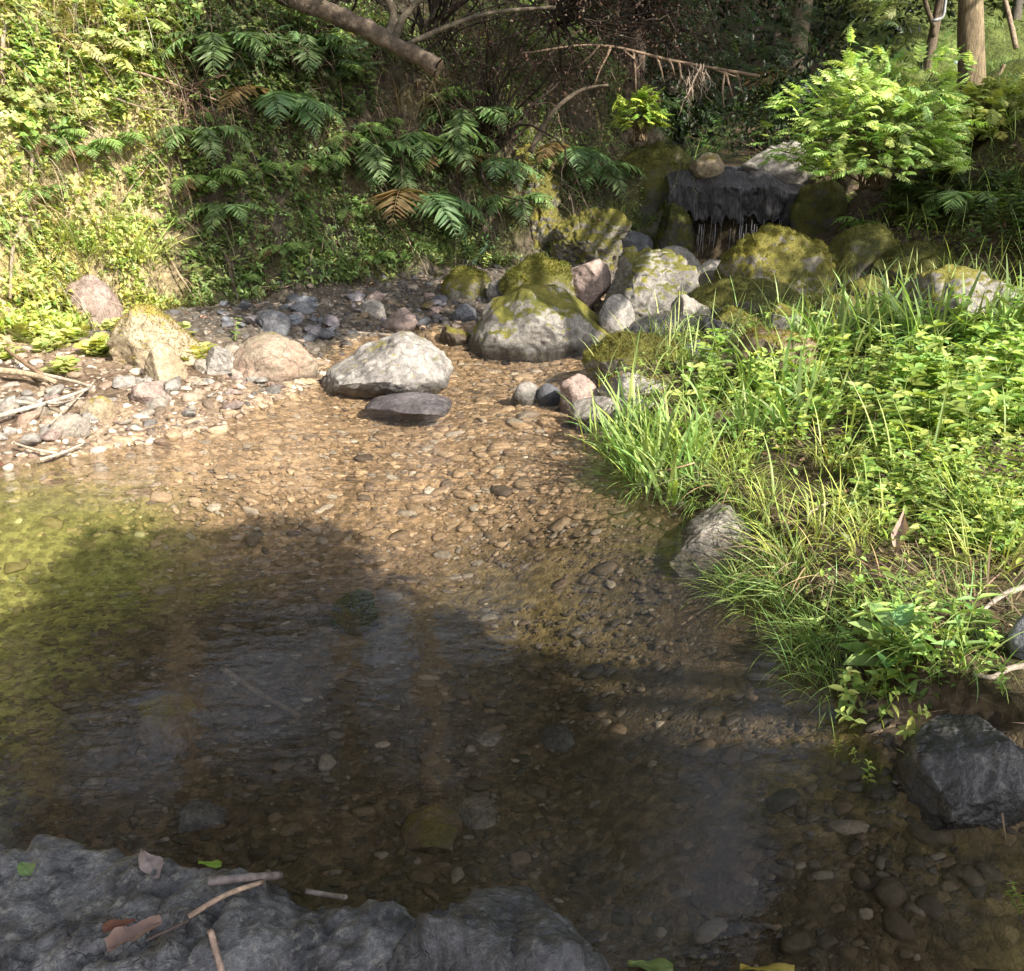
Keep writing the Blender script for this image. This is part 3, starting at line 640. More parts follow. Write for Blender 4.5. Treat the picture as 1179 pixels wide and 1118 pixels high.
SHELFM = rock_material('pitted_grey_stone', (.20, .20, .205), (.05, .05, .054), rough=.42, lichen=.3, scale=2.6, crack=.8, shine=.45)
NEARV = V.copy(); org = np.array((-.9, 1.0, 0)); NEAR = link('boulder', to_mesh('boulder', V - org, F, np.ones((len(V), 3)) * .5), SHELFM); NEAR.location = org
tag(NEAR, 'broad pitted grey rock shelf along the near shore', 'boulder')
free_rock((-.02, 1.29, .01), (.28, .18, .21), NEARWET, 'shiny dark wet rock at the right end of the near shelf', 47, rz=-.1, rough=.16, sub=6)
# stones under the pool surface
for bx, mt, lb, sd in (((212, 928, 266, 960), BLUEGREY, 'bluish stone under the shallow water near the shelf', 48), ((462, 940, 535, 980), BROWNM, 'flat brown stone under the near pool water', 49),
        ((150, 812, 245, 870), BROWNM, 'olive brown stone under the water at left', 50), ((384, 690, 434, 732), DMOSSY, 'dark green mossed lump under the middle of the pool', 51),
        ((520, 930, 575, 955), PALE, 'pale sunken stone right of the flat brown sunken stone', 72), ((620, 840, 668, 868), SLATE, 'dark sunken stone in the middle of the pool', 73),
        ((545, 848, 580, 862), PALE, 'pale flat sunken pebble beside the dark sunken stone', 74)):
    rock(bx, mt, lb, seed=sd, sub=5, cuts=7, name='rock', cat='rock', dr=1.1, moss=1500 if 'lump' in lb else 0, mossc=(.05, .07, .012), bury=.4)

# loose stones on the left beach, one object each
LITTLE = []
for k in range(10):
    V, F = rock_shape(200 + k, 3, 13, .60, .14, (1, .8, .62)); LITTLE.append(to_mesh('stone', V, F, np.ones((len(V), 3)) * .5))
STONEM = [PALE, PINK, YELLOW, PURPLE, RED, TAN]
stone_sets = [  # polygon in photo space, count, size range in photo px, materials, label, group
    ([(60, 470), (140, 440), (230, 420), (280, 400), (300, 425), (350, 440), (300, 462), (250, 482), (170, 500), (60, 512)], 95, (9, 30), (PALE, PINK, PALE, TAN, RED), 'loose pale or pinkish stone on the sunny left beach', 'loose stones on the sunny left beach'),
    ([(250, 352), (300, 345), (390, 350), (400, 395), (340, 395), (300, 380), (255, 378)], 34, (14, 34), (SLATE, SLATE, BLUEGREY, PURPLE), 'dark grey stone heaped in the shade below the left bank', 'dark stones heaped below the left bank'),
    ([(400, 345), (470, 335), (530, 345), (500, 385), (420, 390)], 40, (8, 24), (SLATE, BROWNM, PURPLE, PINK), 'small brownish stone on the shaded gravel bar by the left bank', 'stones on the shaded gravel bar'),
    ([(540, 400), (690, 395), (660, 420), (600, 425), (530, 415)], 30, (6, 16), (SLATE, DARKWET, BROWNM), 'dark wet stone in the riffle below the big grey boulder', 'wet stones in the riffle'),
    ([(640, 470), (690, 480), (690, 505), (655, 500)], 10, (8, 18), (PALE, PINK, SLATE), 'small stone in the water beside the tall grass', 'small stones beside the tall grass'),
    ([(690, 300), (800, 290), (860, 330), (800, 350), (700, 330)], 26, (8, 24), (PALE, PINK, SLATE, GREYM), 'small broken stone among the boulders below the fall', 'broken stones below the fall'),
    ([(0, 450), (80, 455), (110, 505), (0, 515)], 22, (14, 36), (PALE, PINK, TAN, RED), 'pale stone lying among the driftwood sticks', 'stones among the driftwood'),
]
def in_poly(n, poly, rng):
    poly = np.array(poly, float); lo, hi = poly.min(0), poly.max(0); out = np.zeros((0, 2))
    while len(out) < n:
        q = lo + rng.random((n * 3, 2)) * (hi - lo); out = np.concatenate([out, q[inside(q, poly)]])
    return out[:n]
for poly, n, (s0, s1), mats, lb, gp in stone_sets:
    rng = np.random.default_rng(len(lb)); q = in_poly(n, poly, rng); P = hits(q[:, 0], q[:, 1])
    for k in range(n):
        me = LITTLE[int(rng.integers(10))]; o = bpy.data.objects.new('stone', me); COL.objects.link(o)
        s = (s0 + (s1 - s0) * rng.random() ** 2.2) / FPX * np.linalg.norm(P[k] - (0, 0, CAMH)) / 2
        if not me.materials: me.materials.append(PALE)
        o.material_slots[0].link = 'OBJECT'; o.material_slots[0].material = mats[int(rng.integers(len(mats)))]
        o.scale = (s * rng.uniform(.8, 1.25), s * rng.uniform(.8, 1.2), s * rng.uniform(.6, 1.0)); o.location = P[k] + (0, 0, s * .25)
        o.rotation_euler = (rng.normal(0, .25), rng.normal(0, .25), rng.uniform(0, 6.28)); tag(o, lb, 'stone', gp)

# gravel: stream bed and beach, beyond counting
def pebbles(n, P, N, size, flat, cols, rng, name, mats, along=0.0):
    V0, F0 = ico(2); mb = MB(); parts = 6
    for k in range(parts):
        sh = V0 * (1 + .34 * fbm(V0 * 1.3 + 40 * k, 2, 300 + k))[:, None]
        for _ in range(6):
            d = unit(rng.normal(0, 1, 3)); e = sh @ d - .58; sh = sh - d * (np.maximum(e, 0) * .9)[:, None]
        sel = np.arange(n) % parts == k; m = sel.sum(); a = rng.uniform(0, 6.28, m) if not along else rng.normal(0, along, m)
        d = np.stack([np.cos(a), np.sin(a), 0 * a], 1); d = unit(d - N[sel] * (d * N[sel]).sum(1, keepdims=True)); up = unit(N[sel] + rng.normal(0, .16, (m, 3)))
        sc = np.stack([size[sel] * rng.uniform(.5, .9, m), size[sel], size[sel] * flat * rng.uniform(.7, 1.3, m)], 1)
        mb.add(*inst((sh, F0, np.ones((len(sh), 3))), P[sel] + N[sel] * (sc[:, 2:] * .12), basis(d, up), sc, cols[sel]))
    return tag(mb.build(name, mats, smooth=True), kind='stuff')

def gravel_material():
    m, nt, out = nmat('gravel'); L = nt.links.new
    at = nd(nt, 'ShaderNodeAttribute', attribute_name='Col'); geo = nd(nt, 'ShaderNodeNewGeometry')
    n2 = noise(nt, geo.outputs['Position'], 60, 4, .7); c = mixc(nt, 'MULTIPLY', 1.0, at.outputs['Color'], ramp(nt, n2, [(.3, g(.6)), (.7, g(1.35))]))
    p = nd(nt, 'ShaderNodeBsdfPrincipled'); L(c, p.inputs['Base Color']); p.inputs['Roughness'].default_value = .65; p.inputs['Specular IOR Level'].default_value = .3
    b = nd(nt, 'ShaderNodeBump'); b.inputs['Strength'].default_value = .5; b.inputs['Distance'].default_value = .01; L(n2, b.inputs['Height']); L(b.outputs[0], p.inputs['Normal']); L(p.outputs[0], out.inputs[0])
    return m
GRAVEL = gravel_material()
rng = np.random.default_rng(5)
def scatter_xy(n, x0, x1, y0, y1, cond, rng, dens_pow=1.0):
    out = np.zeros((0, 2))
    while len(out) < n:
        u = rng.random((n * 2, 2)); x = x0 + (x1 - x0) * u[:, 0]; y = y0 + (y1 - y0) * u[:, 1] ** dens_pow
        k = cond(x, y); out = np.concatenate([out, np.stack([x[k], y[k]], 1)])
    return out[:n]
infr = lambda x, y, mgn=1.25: np.abs(x) < .2 + .60 * mgn * y
n = 27000
q = scatter_xy(n, -5, 3, 1.0, 10.4, lambda x, y: (samp(DWG, x, y) < .1) & infr(x, y), rng, 1.5)
size = np.clip(np.exp(rng.normal(math.log(.0090), .62, n)), .004, .055) * (1 + .6 * sstep(3.2, 5, q[:, 1]))
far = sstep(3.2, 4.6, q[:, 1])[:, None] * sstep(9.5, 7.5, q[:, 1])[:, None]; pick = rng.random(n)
palN = np.array([(.045, .035, .024), (.065, .048, .032), (.034, .028, .02), (.07, .062, .052), (.115, .10, .082), (.03, .026, .02)]); palF = np.array([(.37, .265, .17), (.43, .32, .22), (.28, .20, .135), (.34, .29, .24), (.46, .41, .35), (.16, .12, .095)])  # near and far tones carry the pool's shade and the riffle's sun
ki = np.searchsorted([.34, .58, .78, .90, .94], pick); far = far * .9; cols = (palN[ki] * (1 - far) + palF[ki] * far) * np.where((q[:, :1] < -1.7) & (q[:, 1:] < 4.1), np.array([[1.0, 1.2, .7]]), 1) * np.exp(rng.normal(0, .2, (n, 1)))  # left margin pebbles tinted greener to match the painted bank reflection
P = np.stack([q[:, 0], q[:, 1], hz(q[:, 0], q[:, 1])], 1)
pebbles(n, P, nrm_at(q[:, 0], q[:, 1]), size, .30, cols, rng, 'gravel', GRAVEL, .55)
n = 4500
q = scatter_xy(n, -4.5, 1.5, 3.5, 9.4, lambda x, y: (samp(DWG, x, y) > -.05) & (samp(SLG, x, y) < .1) & (x < np.interp(y, [3, 6, 7.5, 9.5], [-.5, -.3, .6, 1.2])) & infr(x, y), rng)
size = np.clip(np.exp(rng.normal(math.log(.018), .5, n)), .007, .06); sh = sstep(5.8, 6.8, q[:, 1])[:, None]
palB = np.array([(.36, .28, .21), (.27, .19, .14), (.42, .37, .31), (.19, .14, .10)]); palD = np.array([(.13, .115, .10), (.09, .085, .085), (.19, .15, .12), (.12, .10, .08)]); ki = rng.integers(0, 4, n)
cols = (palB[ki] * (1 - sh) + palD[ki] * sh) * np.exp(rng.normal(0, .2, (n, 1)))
pebbles(n, np.stack([q[:, 0], q[:, 1], hz(q[:, 0], q[:, 1])], 1), nrm_at(q[:, 0], q[:, 1]), size, .5, cols, rng, 'beach_gravel', GRAVEL)

# ------------------------------------------------------------------ the fall: a rock ledge, the film over it and its drips
rng = np.random.default_rng(61)
lipL, lipR = at_depth(770, 205, 10.42), at_depth(940, 205, 10.42)
V, F = rock_shape(81, 6, 8, .85, .10, ((lipR[0] - lipL[0]) * .66, .42, .36)); led = link('rock_ledge', to_mesh('rock_ledge', V, F, np.ones((len(V), 3)) * .5), DARKWET)
led.location = ((lipL[0] + lipR[0]) / 2 + .05, 10.86, .72); tag(led, 'dark overhanging rock ledge that the stream drops over', 'rock ledge')
wf = empty('waterfall', ((lipL[0] + lipR[0]) / 2, 10.4, 0)); tag(wf, 'thin dark waterfall streaked over a ledge at the head of the stream', 'waterfall')
def film_material():
    m, nt, out = nmat('falling_water'); L = nt.links.new; geo = nd(nt, 'ShaderNodeNewGeometry')
    mp = nd(nt, 'ShaderNodeMapping'); L(geo.outputs['Position'], mp.inputs[0]); mp.inputs['Scale'].default_value = (80, 8, 9)
    n1 = noise(nt, mp.outputs[0], 1.0, 5, .75); n2 = noise(nt, geo.outputs['Position'], 4, 3)
    f = ramp(nt, mth(nt, 'ADD', n1, mth(nt, 'MULTIPLY', mth(nt, 'SUBTRACT', n2, .5), .35)), [(.42, (.016, .014, .015)), (.56, (.055, .05, .055)), (.74, (.17, .16, .18))])
    tr = nd(nt, 'ShaderNodeBsdfTransparent'); tr.inputs[0].default_value = (.8, .8, .85, 1)
    d = nd(nt, 'ShaderNodeBsdfPrincipled'); d.inputs['Base Color'].default_value = (.50, .46, .56, 1); d.inputs['Roughness'].default_value = .65; L(f, d.inputs['Base Color'])
    b = nd(nt, 'ShaderNodeBump'); b.inputs['Strength'].default_value = .45; b.inputs['Distance'].default_value = .02; L(n1, b.inputs['Height']); L(b.outputs[0], d.inputs['Normal'])
    gl = nd(nt, 'ShaderNodeBsdfGlossy'); gl.inputs['Roughness'].default_value = .15; L(b.outputs[0], gl.inputs['Normal']); fr = nd(nt, 'ShaderNodeFresnel'); fr.inputs['IOR'].default_value = 1.4; L(b.outputs[0], fr.inputs['Normal'])
    m1 = nd(nt, 'ShaderNodeMixShader'); L(fr.outputs[0], m1.inputs[0]); L(tr.outputs[0], m1.inputs[1]); L(gl.outputs[0], m1.inputs[2])
    m2 = nd(nt, 'ShaderNodeMixShader'); m2.inputs[0].default_value = .96; L(m1.outputs[0], m2.inputs[1]); L(d.outputs[0], m2.inputs[2]); L(m2.outputs[0], out.inputs[0]); return m
FILM = film_material()
nu, nv = 150, 60; u = np.linspace(0, 1, nu)[None]; v = np.linspace(0, 1, nv)[:, None]
fx = lipL[0] + (lipR[0] - lipL[0]) * u + 0 * v + .04 * np.sin(9 * u) * v
rp = np.sin(u * 14) * .03 + np.sin(u * 33 + 1) * .02
fy = 10.62 - .27 * sstep(0, .35, v) - .06 * v + rp * (v + .2); fz = 1.05 - .44 * v ** 1.3 + .02 * np.sin(u * 21)
fz = fz - v ** 2 * (.035 * np.sin(u * 17 + 2) + .03 * np.sin(u * 41) + .03 * np.sin(u * 90)); fz = fz - .14 * sstep(.7, 1.0, u) * (1 - v) - .05 * sstep(.0, .25, v)
V = np.stack([fx, fy, fz + 0 * u], -1).reshape(-1, 3); V = V + np.array([0, 1, .5]) * (.07 * fbm(V * np.array([4, 5, 3.]), 4, 71) + .025 * fbm(V * np.array([24, 20, 9.]), 3, 72))[:, None] - np.array(wf.location); idx = np.arange(nu * nv).reshape(nv, nu)
F = np.stack([idx[:-1, :-1], idx[:-1, 1:], idx[1:, 1:], idx[1:, :-1]], -1).reshape(-1, 4)
link('water_film', to_mesh('water_film', V, F, np.ones((len(V), 3))), FILM, wf)
m, nt, out = nmat('drip'); p = nd(nt, 'ShaderNodeBsdfPrincipled'); p.inputs['Base Color'].default_value = (.66, .65, .68, 1); p.inputs['Roughness'].default_value = .15; p.inputs['Alpha'].default_value = .55; nt.links.new(p.outputs[0], out.inputs[0]); DRIP = m
mb = MB()
for k in range(60):
    x = lipL[0] + (lipR[0] - lipL[0]) * rng.uniform(.04, .78); z0 = rng.uniform(.40, .62); l = rng.uniform(.1, .42); y0 = 10.27 + rng.normal(0, .03)
    z1 = max(z0 - l, .1); mb.add(*tube([(x, y0, z0), (x + rng.normal(0, .004), y0, (z0 + z1) / 2), (x + rng.normal(0, .006), y0 - .01, z1)], np.array([.0016, .002, .0012]) * rng.uniform(.5, 1.6), (1, 1, 1), 4))
V, F, C = mb.arrays(); link('drips', to_mesh('drips', V - np.array(wf.location), F, C), DRIP, wf)
# upper stream
wx = np.linspace(1.6, 4.2, 20); wy = np.linspace(10.6, 17, 30); X, Y = np.meshgrid(wx, wy); V = np.stack([X.ravel(), Y.ravel(), 1.03 + .06 * np.maximum(Y.ravel() - 11, 0)], 1)
idx = np.arange(600).reshape(30, 20); F = np.stack([idx[:-1, :-1], idx[:-1, 1:], idx[1:, 1:], idx[1:, :-1]], -1).reshape(-1, 4)
tag(link('upper_stream_water', to_mesh('upper_stream_water', V, F), WATER), kind='structure')
# ------------------------------------------------------------------ plant kit
LT_OVAL = leafT(.46, .08, .12, (.32, .66)); LT_LANCE = leafT(.26, .05, .15, (.3, .6)); LT_PINNA = leafT(.24, .03, .10, (.18, .6)); LT_ROUND = leafT(.95, .07, .05, (.35, .72)); LT_NEEDLE = leafT(.13, .02, .1, (.2, .7))
GREEN = (.10, .155, .045); LIME = (.29, .38, .09); DEEP = (.028, .055, .016); BLUEG = (.075, .13, .055); STRAW = (.42, .33, .18); DRYB = (.16, .095, .06)

def frond(L, el, droop, az, pairs, rng, wid=.32, col=GREEN, leaf=LT_PINNA, lw=.72, stem=.15, r=.004):
    K = pairs; s = np.linspace(0, 1, K); th = el - droop * s ** 1.3
    ds = L / (K - 1); rr = np.concatenate([[0], np.cumsum(np.cos((th[1:] + th[:-1]) / 2) * ds)]); zz = np.concatenate([[0], np.cumsum(np.sin((th[1:] + th[:-1]) / 2) * ds)])
    h = np.array([math.sin(az), math.cos(az), 0]); P = rr[:, None] * h + zz[:, None] * np.array([0, 0, 1.])
    side = np.array([h[1], -h[0], 0]); P = P + side * (np.sin(s * 3 + rng.uniform(0, 3)) * .03 * L * s)[:, None]
    T = unit(np.gradient(P, axis=0)); Nn = unit(np.cross(np.broadcast_to(side, T.shape), T)); k0 = max(1, int(K * stem))
    prof = np.clip(np.sin(np.clip((s[k0:] - stem) / (1 - stem), 0, 1) ** .6 * math.pi * .93 + .16), .08, 1)
    mb = MB(); mb.add(*tube(P, np.linspace(r, r * .3, K), np.array(col) * 1.1, 4))
    for sg in (-1, 1):
        d = unit(side * sg * .85 + T[k0:] * .5 - np.array([0, 0, .2]) + rng.normal(0, .11, (K - k0, 3))); l = wid * L * prof * rng.uniform(.88, 1.1, K - k0)
        mb.add(*inst(leaf, P[k0:], basis(d, Nn[k0:] + rng.normal(0, .2, (K - k0, 3))), np.stack([l * lw, l, l], 1), vcol(K - k0, col, rng, .12, .06)))
    return mb.arrays()

def compound_template(pairs, rng, wid=.3, lw=1.6, col=(1, 1, 1), leaf=LT_PINNA, droop=.5):
    V, F, C = frond(1.0, .25, droop, 0.0, pairs, rng, wid, col, leaf, lw, .1, .006); return V, F, C

def leaf_cloud(centres, radii, per, size, col, rng, T=LT_OVAL, var=.3, droop=.3, outward=.8, flat=.8):
    """leaves filling clumps: every clump has a tone of its own, leaves point outward and hang a little"""
    n = len(centres); ctone = np.exp(rng.normal(0, .28, n)); tot = n * per; k = np.repeat(np.arange(n), per)
    d = unit(rng.normal(0, 1, (tot, 3))); rad = rng.random(tot) ** .45
    P = centres[k] + d * (radii[k] * rad)[:, None] * np.array([1, 1, flat]); ax = unit(d * outward + rng.normal(0, .6, (tot, 3)) - (0, 0, droop))
    up = unit(np.array([0, 0, 1.]) + rng.normal(0, .55, (tot, 3))); sz = size * rng.uniform(.6, 1.35, tot)
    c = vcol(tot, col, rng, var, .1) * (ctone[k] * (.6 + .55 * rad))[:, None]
    return inst(T, P, basis(ax, up), sz, c)

# ------------------------------------------------------------------ undergrowth of the left bank (beyond counting)
rng = np.random.default_rng(101)
def bank_points(n, rng, dmin=.02, dmax=3.0):
    q = scatter_xy(n * 2, -6.5, 3.4, 3.4, 12.5, lambda x, y: (samp(SLG, x, y) > dmin) & (samp(SLG, x, y) < dmax) & infr(x, y, 1.15), rng)
    s = samp(SLG, q[:, 0], q[:, 1]); keep = rng.random(len(q)) < np.where(s < 1.1, 1.0, .35); q = q[keep][:n]
    P = np.stack([q[:, 0], q[:, 1], hz(q[:, 0], q[:, 1])], 1); N = nrm_at(P[:, 0], P[:, 1], .06); P = P + bump_out(P, N); return P, nrm_at(P[:, 0], P[:, 1], .12)
def lit_side(P):                                                     # left end of the bank, where sunlight is put into the plant colours
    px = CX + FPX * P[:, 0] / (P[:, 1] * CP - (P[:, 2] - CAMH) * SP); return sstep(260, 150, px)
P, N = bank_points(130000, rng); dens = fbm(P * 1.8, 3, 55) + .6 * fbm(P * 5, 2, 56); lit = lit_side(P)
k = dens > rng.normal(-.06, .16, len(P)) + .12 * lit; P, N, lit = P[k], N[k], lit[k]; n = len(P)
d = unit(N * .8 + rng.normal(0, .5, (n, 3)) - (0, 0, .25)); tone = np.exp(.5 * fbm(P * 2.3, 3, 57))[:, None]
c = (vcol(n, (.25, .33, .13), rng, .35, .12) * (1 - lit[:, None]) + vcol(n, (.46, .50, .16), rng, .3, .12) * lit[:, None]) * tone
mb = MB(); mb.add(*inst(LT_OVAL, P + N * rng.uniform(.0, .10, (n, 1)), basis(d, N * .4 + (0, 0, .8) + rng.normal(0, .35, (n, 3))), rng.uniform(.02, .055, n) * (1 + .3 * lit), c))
P, N = bank_points(14000, rng); n = len(P); lit = lit_side(P)[:, None]       # hanging grass and dead stems
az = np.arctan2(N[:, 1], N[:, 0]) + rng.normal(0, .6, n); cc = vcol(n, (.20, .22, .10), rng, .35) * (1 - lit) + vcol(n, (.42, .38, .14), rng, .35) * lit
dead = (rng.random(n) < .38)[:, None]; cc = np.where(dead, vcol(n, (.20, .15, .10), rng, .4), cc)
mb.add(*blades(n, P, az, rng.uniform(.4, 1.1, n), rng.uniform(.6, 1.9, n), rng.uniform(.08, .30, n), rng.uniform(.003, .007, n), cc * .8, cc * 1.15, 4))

P, N = bank_points(3800, rng, .25, 1.3); n = len(P); lit = lit_side(P)[:, None]; az = np.arctan2(N[:, 1], N[:, 0]) + rng.normal(0, .35, n)        # dead stems and roots trailing down the face
cc = vcol(n, (.20, .15, .11), rng, .5) * (1 + .5 * lit); mb.add(*blades(n, P + N * .02, az, rng.uniform(.9, 1.6, n), rng.uniform(1.2, 2.0, n), rng.uniform(.15, .75, n), rng.uniform(.002, .006, n), cc, cc * .9, 6, rng.normal(0, 1, n)))
tag(mb.build('undergrowth', LEAF, smooth=False), kind='stuff')
# moss hanging in tufts over the bank face
P, N = bank_points(20000, rng, .05, 1.2); dens = fbm(P * 2.6, 3, 88); k = dens > .12; P, N = P[k], N[k]; n = len(P); mb = MB()
l = rng.uniform(.012, .035, n); mb.add(*inst(LT_PINNA, P, basis(unit(N + rng.normal(0, .4, (n, 3)) - (0, 0, .3)), rng.normal(0, 1, (n, 3))), np.stack([l, l, l], 1), vcol(n, (.11, .11, .022), rng, .35)))
tag(mb.build('bank_moss', LEAF, smooth=False), kind='stuff')

# ------------------------------------------------------------------ ferns, each frond a part
rng = np.random.default_rng(102)
def make_fern(name, nf, L, col, spread, el, droop, pairs=24):
    root = empty(name, (0, 0, 0))
    for k in range(nf):
        a = -spread + 2 * spread * (k + .5) / nf + rng.normal(0, .12); l = L * rng.uniform(.75, 1.1)
        m = to_mesh('frond', *frond(l, el + rng.normal(0, .15), droop + rng.normal(0, .2), a, pairs, rng, .30, (np.array(col) if rng.random() > .16 else np.array((.22, .15, .07))) * rng.uniform(.65, 1.3)), False); link('frond', m, LEAF, root)
    return root
FERNS = [make_fern('fern', 7, .55, (.19, .29, .11), 1.35, .5, 1.7), make_fern('fern', 5, .65, (.16, .26, .11), 1.0, .25, 1.5), make_fern('fern', 9, .40, (.22, .33, .10), 1.5, .7, 1.8)]
ferns = [  # pixel of the root, prototype, scale, label
    (318, 118, 1, .95, 'long drooping fern fronds hanging from the upper middle of the shaded bank'), (240, 212, 2, .9, 'dense dark fern tuft below the bare grey rock face in the bank'),
    (405, 165, 2, .8, 'light fern under the end of the fallen log'), (412, 178, 0, .8, 'blue green fern left of the bright sunlit fern'), (432, 150, 2, .6, 'small fern close under the reddish dead grass'),
    (492, 168, 0, .85, 'brightest fern in the middle of the bank, sun on its tips'), (497, 188, 2, .9, 'yellow green fern just under the brightest fern'), (540, 140, 0, .8, 'dark fern with broad fronds beside the bare shrub stems'),
    (568, 188, 1, .7, 'dim fern left of the tall mossy rib of rock'), (470, 232, 1, 1.15, 'large drooping fern low over the gravel bar'), (400, 248, 2, .55, 'small fern low in the dark bank foot'),
    (284, 322, 2, .5, 'little fern at the foot of the bank above the dark stones'), (262, 245, 0, .6, 'fern on the mossed bulge at the shaded side'), (650, 178, 1, .7, 'narrow fern sprays above the knotted pale green rock'),
    (680, 200, 0, .7, 'fern spilling over the bank left of the dark hump'), (625, 190, 2, .5, 'small fern on top of the tall mossy rib'), (712, 130, 0, .75, 'yellow green fern beside the sunlit earth knob'), (738, 150, 2, .8, 'sunny fern clump above the dark hump of rock'),
    (770, 120, 1, .8, 'green fern in shade left of the dark ravine'), (345, 60, 0, .8, 'fern under the fallen log at the top of the bank'), (390, 90, 2, .8, 'soft fern close below the fallen log'), (250, 60, 0, .85, 'fern high in the bank right of the sunny leaves'),
    (360, 195, 2, .75, 'fern tuft between the drooping long fern and the narrow dark rock'), (445, 200, 0, .7, 'dull fern hanging under the dead reddish grass'), (300, 200, 2, .7, 'fern growing from the top of the mossed bulge'), (330, 290, 2, .6, 'fern low on the bank above the heaped dark stones'), (520, 120, 2, .7, 'fern beneath the broken end of the log'), (430, 300, 2, .55, 'fern at the bank foot left of the large drooping fern'), (225, 160, 0, .7, 'fern under the root tangle'), (590, 235, 0, .6, 'fern on the left flank of the tall mossy rib'), (60, 165, 2, .75, 'yellow sunlit fern on the left bank by the pale vine'), (40, 225, 2, .6, 'pale small fern in the sun above the left grass tuft'), (140, 165, 2, .7, 'sunlit fern under the broken dead branch'), (100, 178, 2, .8, 'golden fern clump below the bare roots on the left'), (830, 330, 2, .45, 'pale little fern sprig on the low dark mossy boulder'),
    (900, 100, 1, .9, 'dim fern on the lip of the dark ravine'), (1000, 265, 2, .7, 'fern at the foot of the big bright bush'), (1120, 235, 0, .8, 'dark fern on the shaded right bank'), (1060, 225, 2, .7, 'olive fern on the shaded right bank under the bush')]
used = set()
for px, py, k, s, lb in ferns:
    P = hit(px, py); n = nrm_at(P[0], P[1], .15); o = FERNS[k] if k not in used else copy_tree(FERNS[k]); used.add(k)
    az = math.atan2(n[1], n[0]) - math.pi / 2 + rng.normal(0, .25); o.location = P + n * .02; o.rotation_euler = (0, 0, az); o.scale = (1.3 * s * P[1] / 8.0,) * 3; tag(o, lb, 'fern', 'ferns on the banks')

# ------------------------------------------------------------------ small leafy herbs
rng = np.random.default_rng(103)
def herb_mesh(h, pairs, ll, col, T=LT_OVAL, stems=1, lean=.15):
    mb = MB()
    for s in range(stems):
        p = wander((rng.normal(0, .02 * stems), rng.normal(0, .02 * stems), -.02), (rng.normal(0, lean), rng.normal(0, lean), 1), h * rng.uniform(.7, 1.15), pairs + 1, .1, 0, rng)
        mb.add(*tube(p, np.linspace(.0028, .0012, len(p)), np.array(col) * 1.05, 4)); a0 = rng.uniform(0, 6.28)
        for k in range(1, pairs + 2):
            m = 4 if k == pairs + 1 else 2; a = a0 + k * math.pi / 2 + np.arange(m) * 2 * math.pi / m + rng.normal(0, .25, m)
            d = unit(np.stack([np.cos(a), np.sin(a), np.full(m, rng.uniform(.05, .45))], 1)); l = ll * rng.uniform(.7, 1.15, m) * (.65 if k == pairs + 1 else 1)
            mb.add(*inst(T, np.tile(p[min(k, len(p) - 1)], (m, 1)), basis(d, np.array([0, 0, 1.]) + rng.normal(0, .25, (m, 3))), l, vcol(m, np.array(col) * (.75 + .4 * k / pairs), rng, .15)))
    return mb.mesh('leafy_herb', False)
HERBS = [herb_mesh(rng.uniform(.14, .24), int(rng.integers(3, 6)), rng.uniform(.055, .08), ((.40, .48, .12), (.30, .40, .12), (.46, .52, .17), (.24, .36, .09))[k % 4], stems=1 + k % 2) for k in range(8)]
LANCES = [herb_mesh(rng.uniform(.16, .28), 6, .085, (.34, .46, .14), LT_LANCE, 1) for k in range(4)]
BROADS = [herb_mesh(.12, 3, rng.uniform(.075, .10), (.42, .44, .16), LT_ROUND, 3, .3) for k in range(3)]
def put(meshes, name, pts, label, cat, group, s0=.8, s1=1.25, mat=LEAF, up=.0, tilt=.15):
    for p in pts:
        me = meshes[int(rng.integers(len(meshes)))]; o = link(name, me, mat); s = rng.uniform(s0, s1)
        o.location = p + np.array([0, 0, up]); o.rotation_euler = (rng.normal(0, tilt), rng.normal(0, tilt), rng.uniform(0, 6.28)); o.scale = (s, s, s * rng.uniform(.85, 1.2)); tag(o, label, cat, group)
def pxpts(poly, n):
    q = in_poly(n, poly, rng); return hits(q[:, 0], q[:, 1])
put(HERBS, 'leafy_herb', pxpts([(850, 425), (940, 400), (1010, 385), (1200, 360), (1200, 500), (1060, 520), (900, 480), (790, 470), (790, 420)], 130), 'lush bright leafy herb in the sunny upper part of the right bank', 'herb', 'lush leafy herbs of the upper right bank', .55, 1.5)
put(LANCES, 'leafy_herb', pxpts([(1000, 385), (1200, 365), (1200, 520), (1080, 510)], 45), 'herb with narrow pointed leaves among the lush herbs at right', 'herb', 'narrow leaved herbs of the right bank', .8, 1.2)
put(HERBS, 'leafy_herb', pxpts([(1000, 510), (1200, 500), (1200, 640), (1080, 620), (1010, 580)], 50), 'yellow green herb scattered where the right bank soil shows', 'herb', 'scattered herbs of the middle right bank', .5, .85)
put(HERBS, 'leafy_herb', pxpts([(760, 460), (830, 440), (930, 500), (900, 545), (800, 520)], 26), 'short bright herb growing among the tall grass clumps', 'herb', 'short herbs among the tall grass', .5, .8)
put(HERBS, 'leafy_herb', pxpts([(930, 690), (1080, 690), (1179, 760), (1150, 800), (960, 780)], 20), 'small green herb on the dark soil at lower right', 'herb', 'small herbs on the dark soil', .35, .6)
put(LANCES, 'leafy_herb', pxpts([(930, 740), (1000, 700), (1120, 740), (1100, 800), (1000, 800)], 14), 'narrow leaved herb on the dark soil round the large leaved plant', 'herb', 'narrow leaved herbs at lower right', .5, .9)
put(HERBS, 'leafy_herb', pxpts([(1000, 770), (1070, 790), (1080, 840), (1020, 850), (975, 820)], 12), 'leafy sprig trailing toward the water above the dark boulder', 'herb', 'trailing sprigs at the lower right shore', .5, .8, tilt=.5)
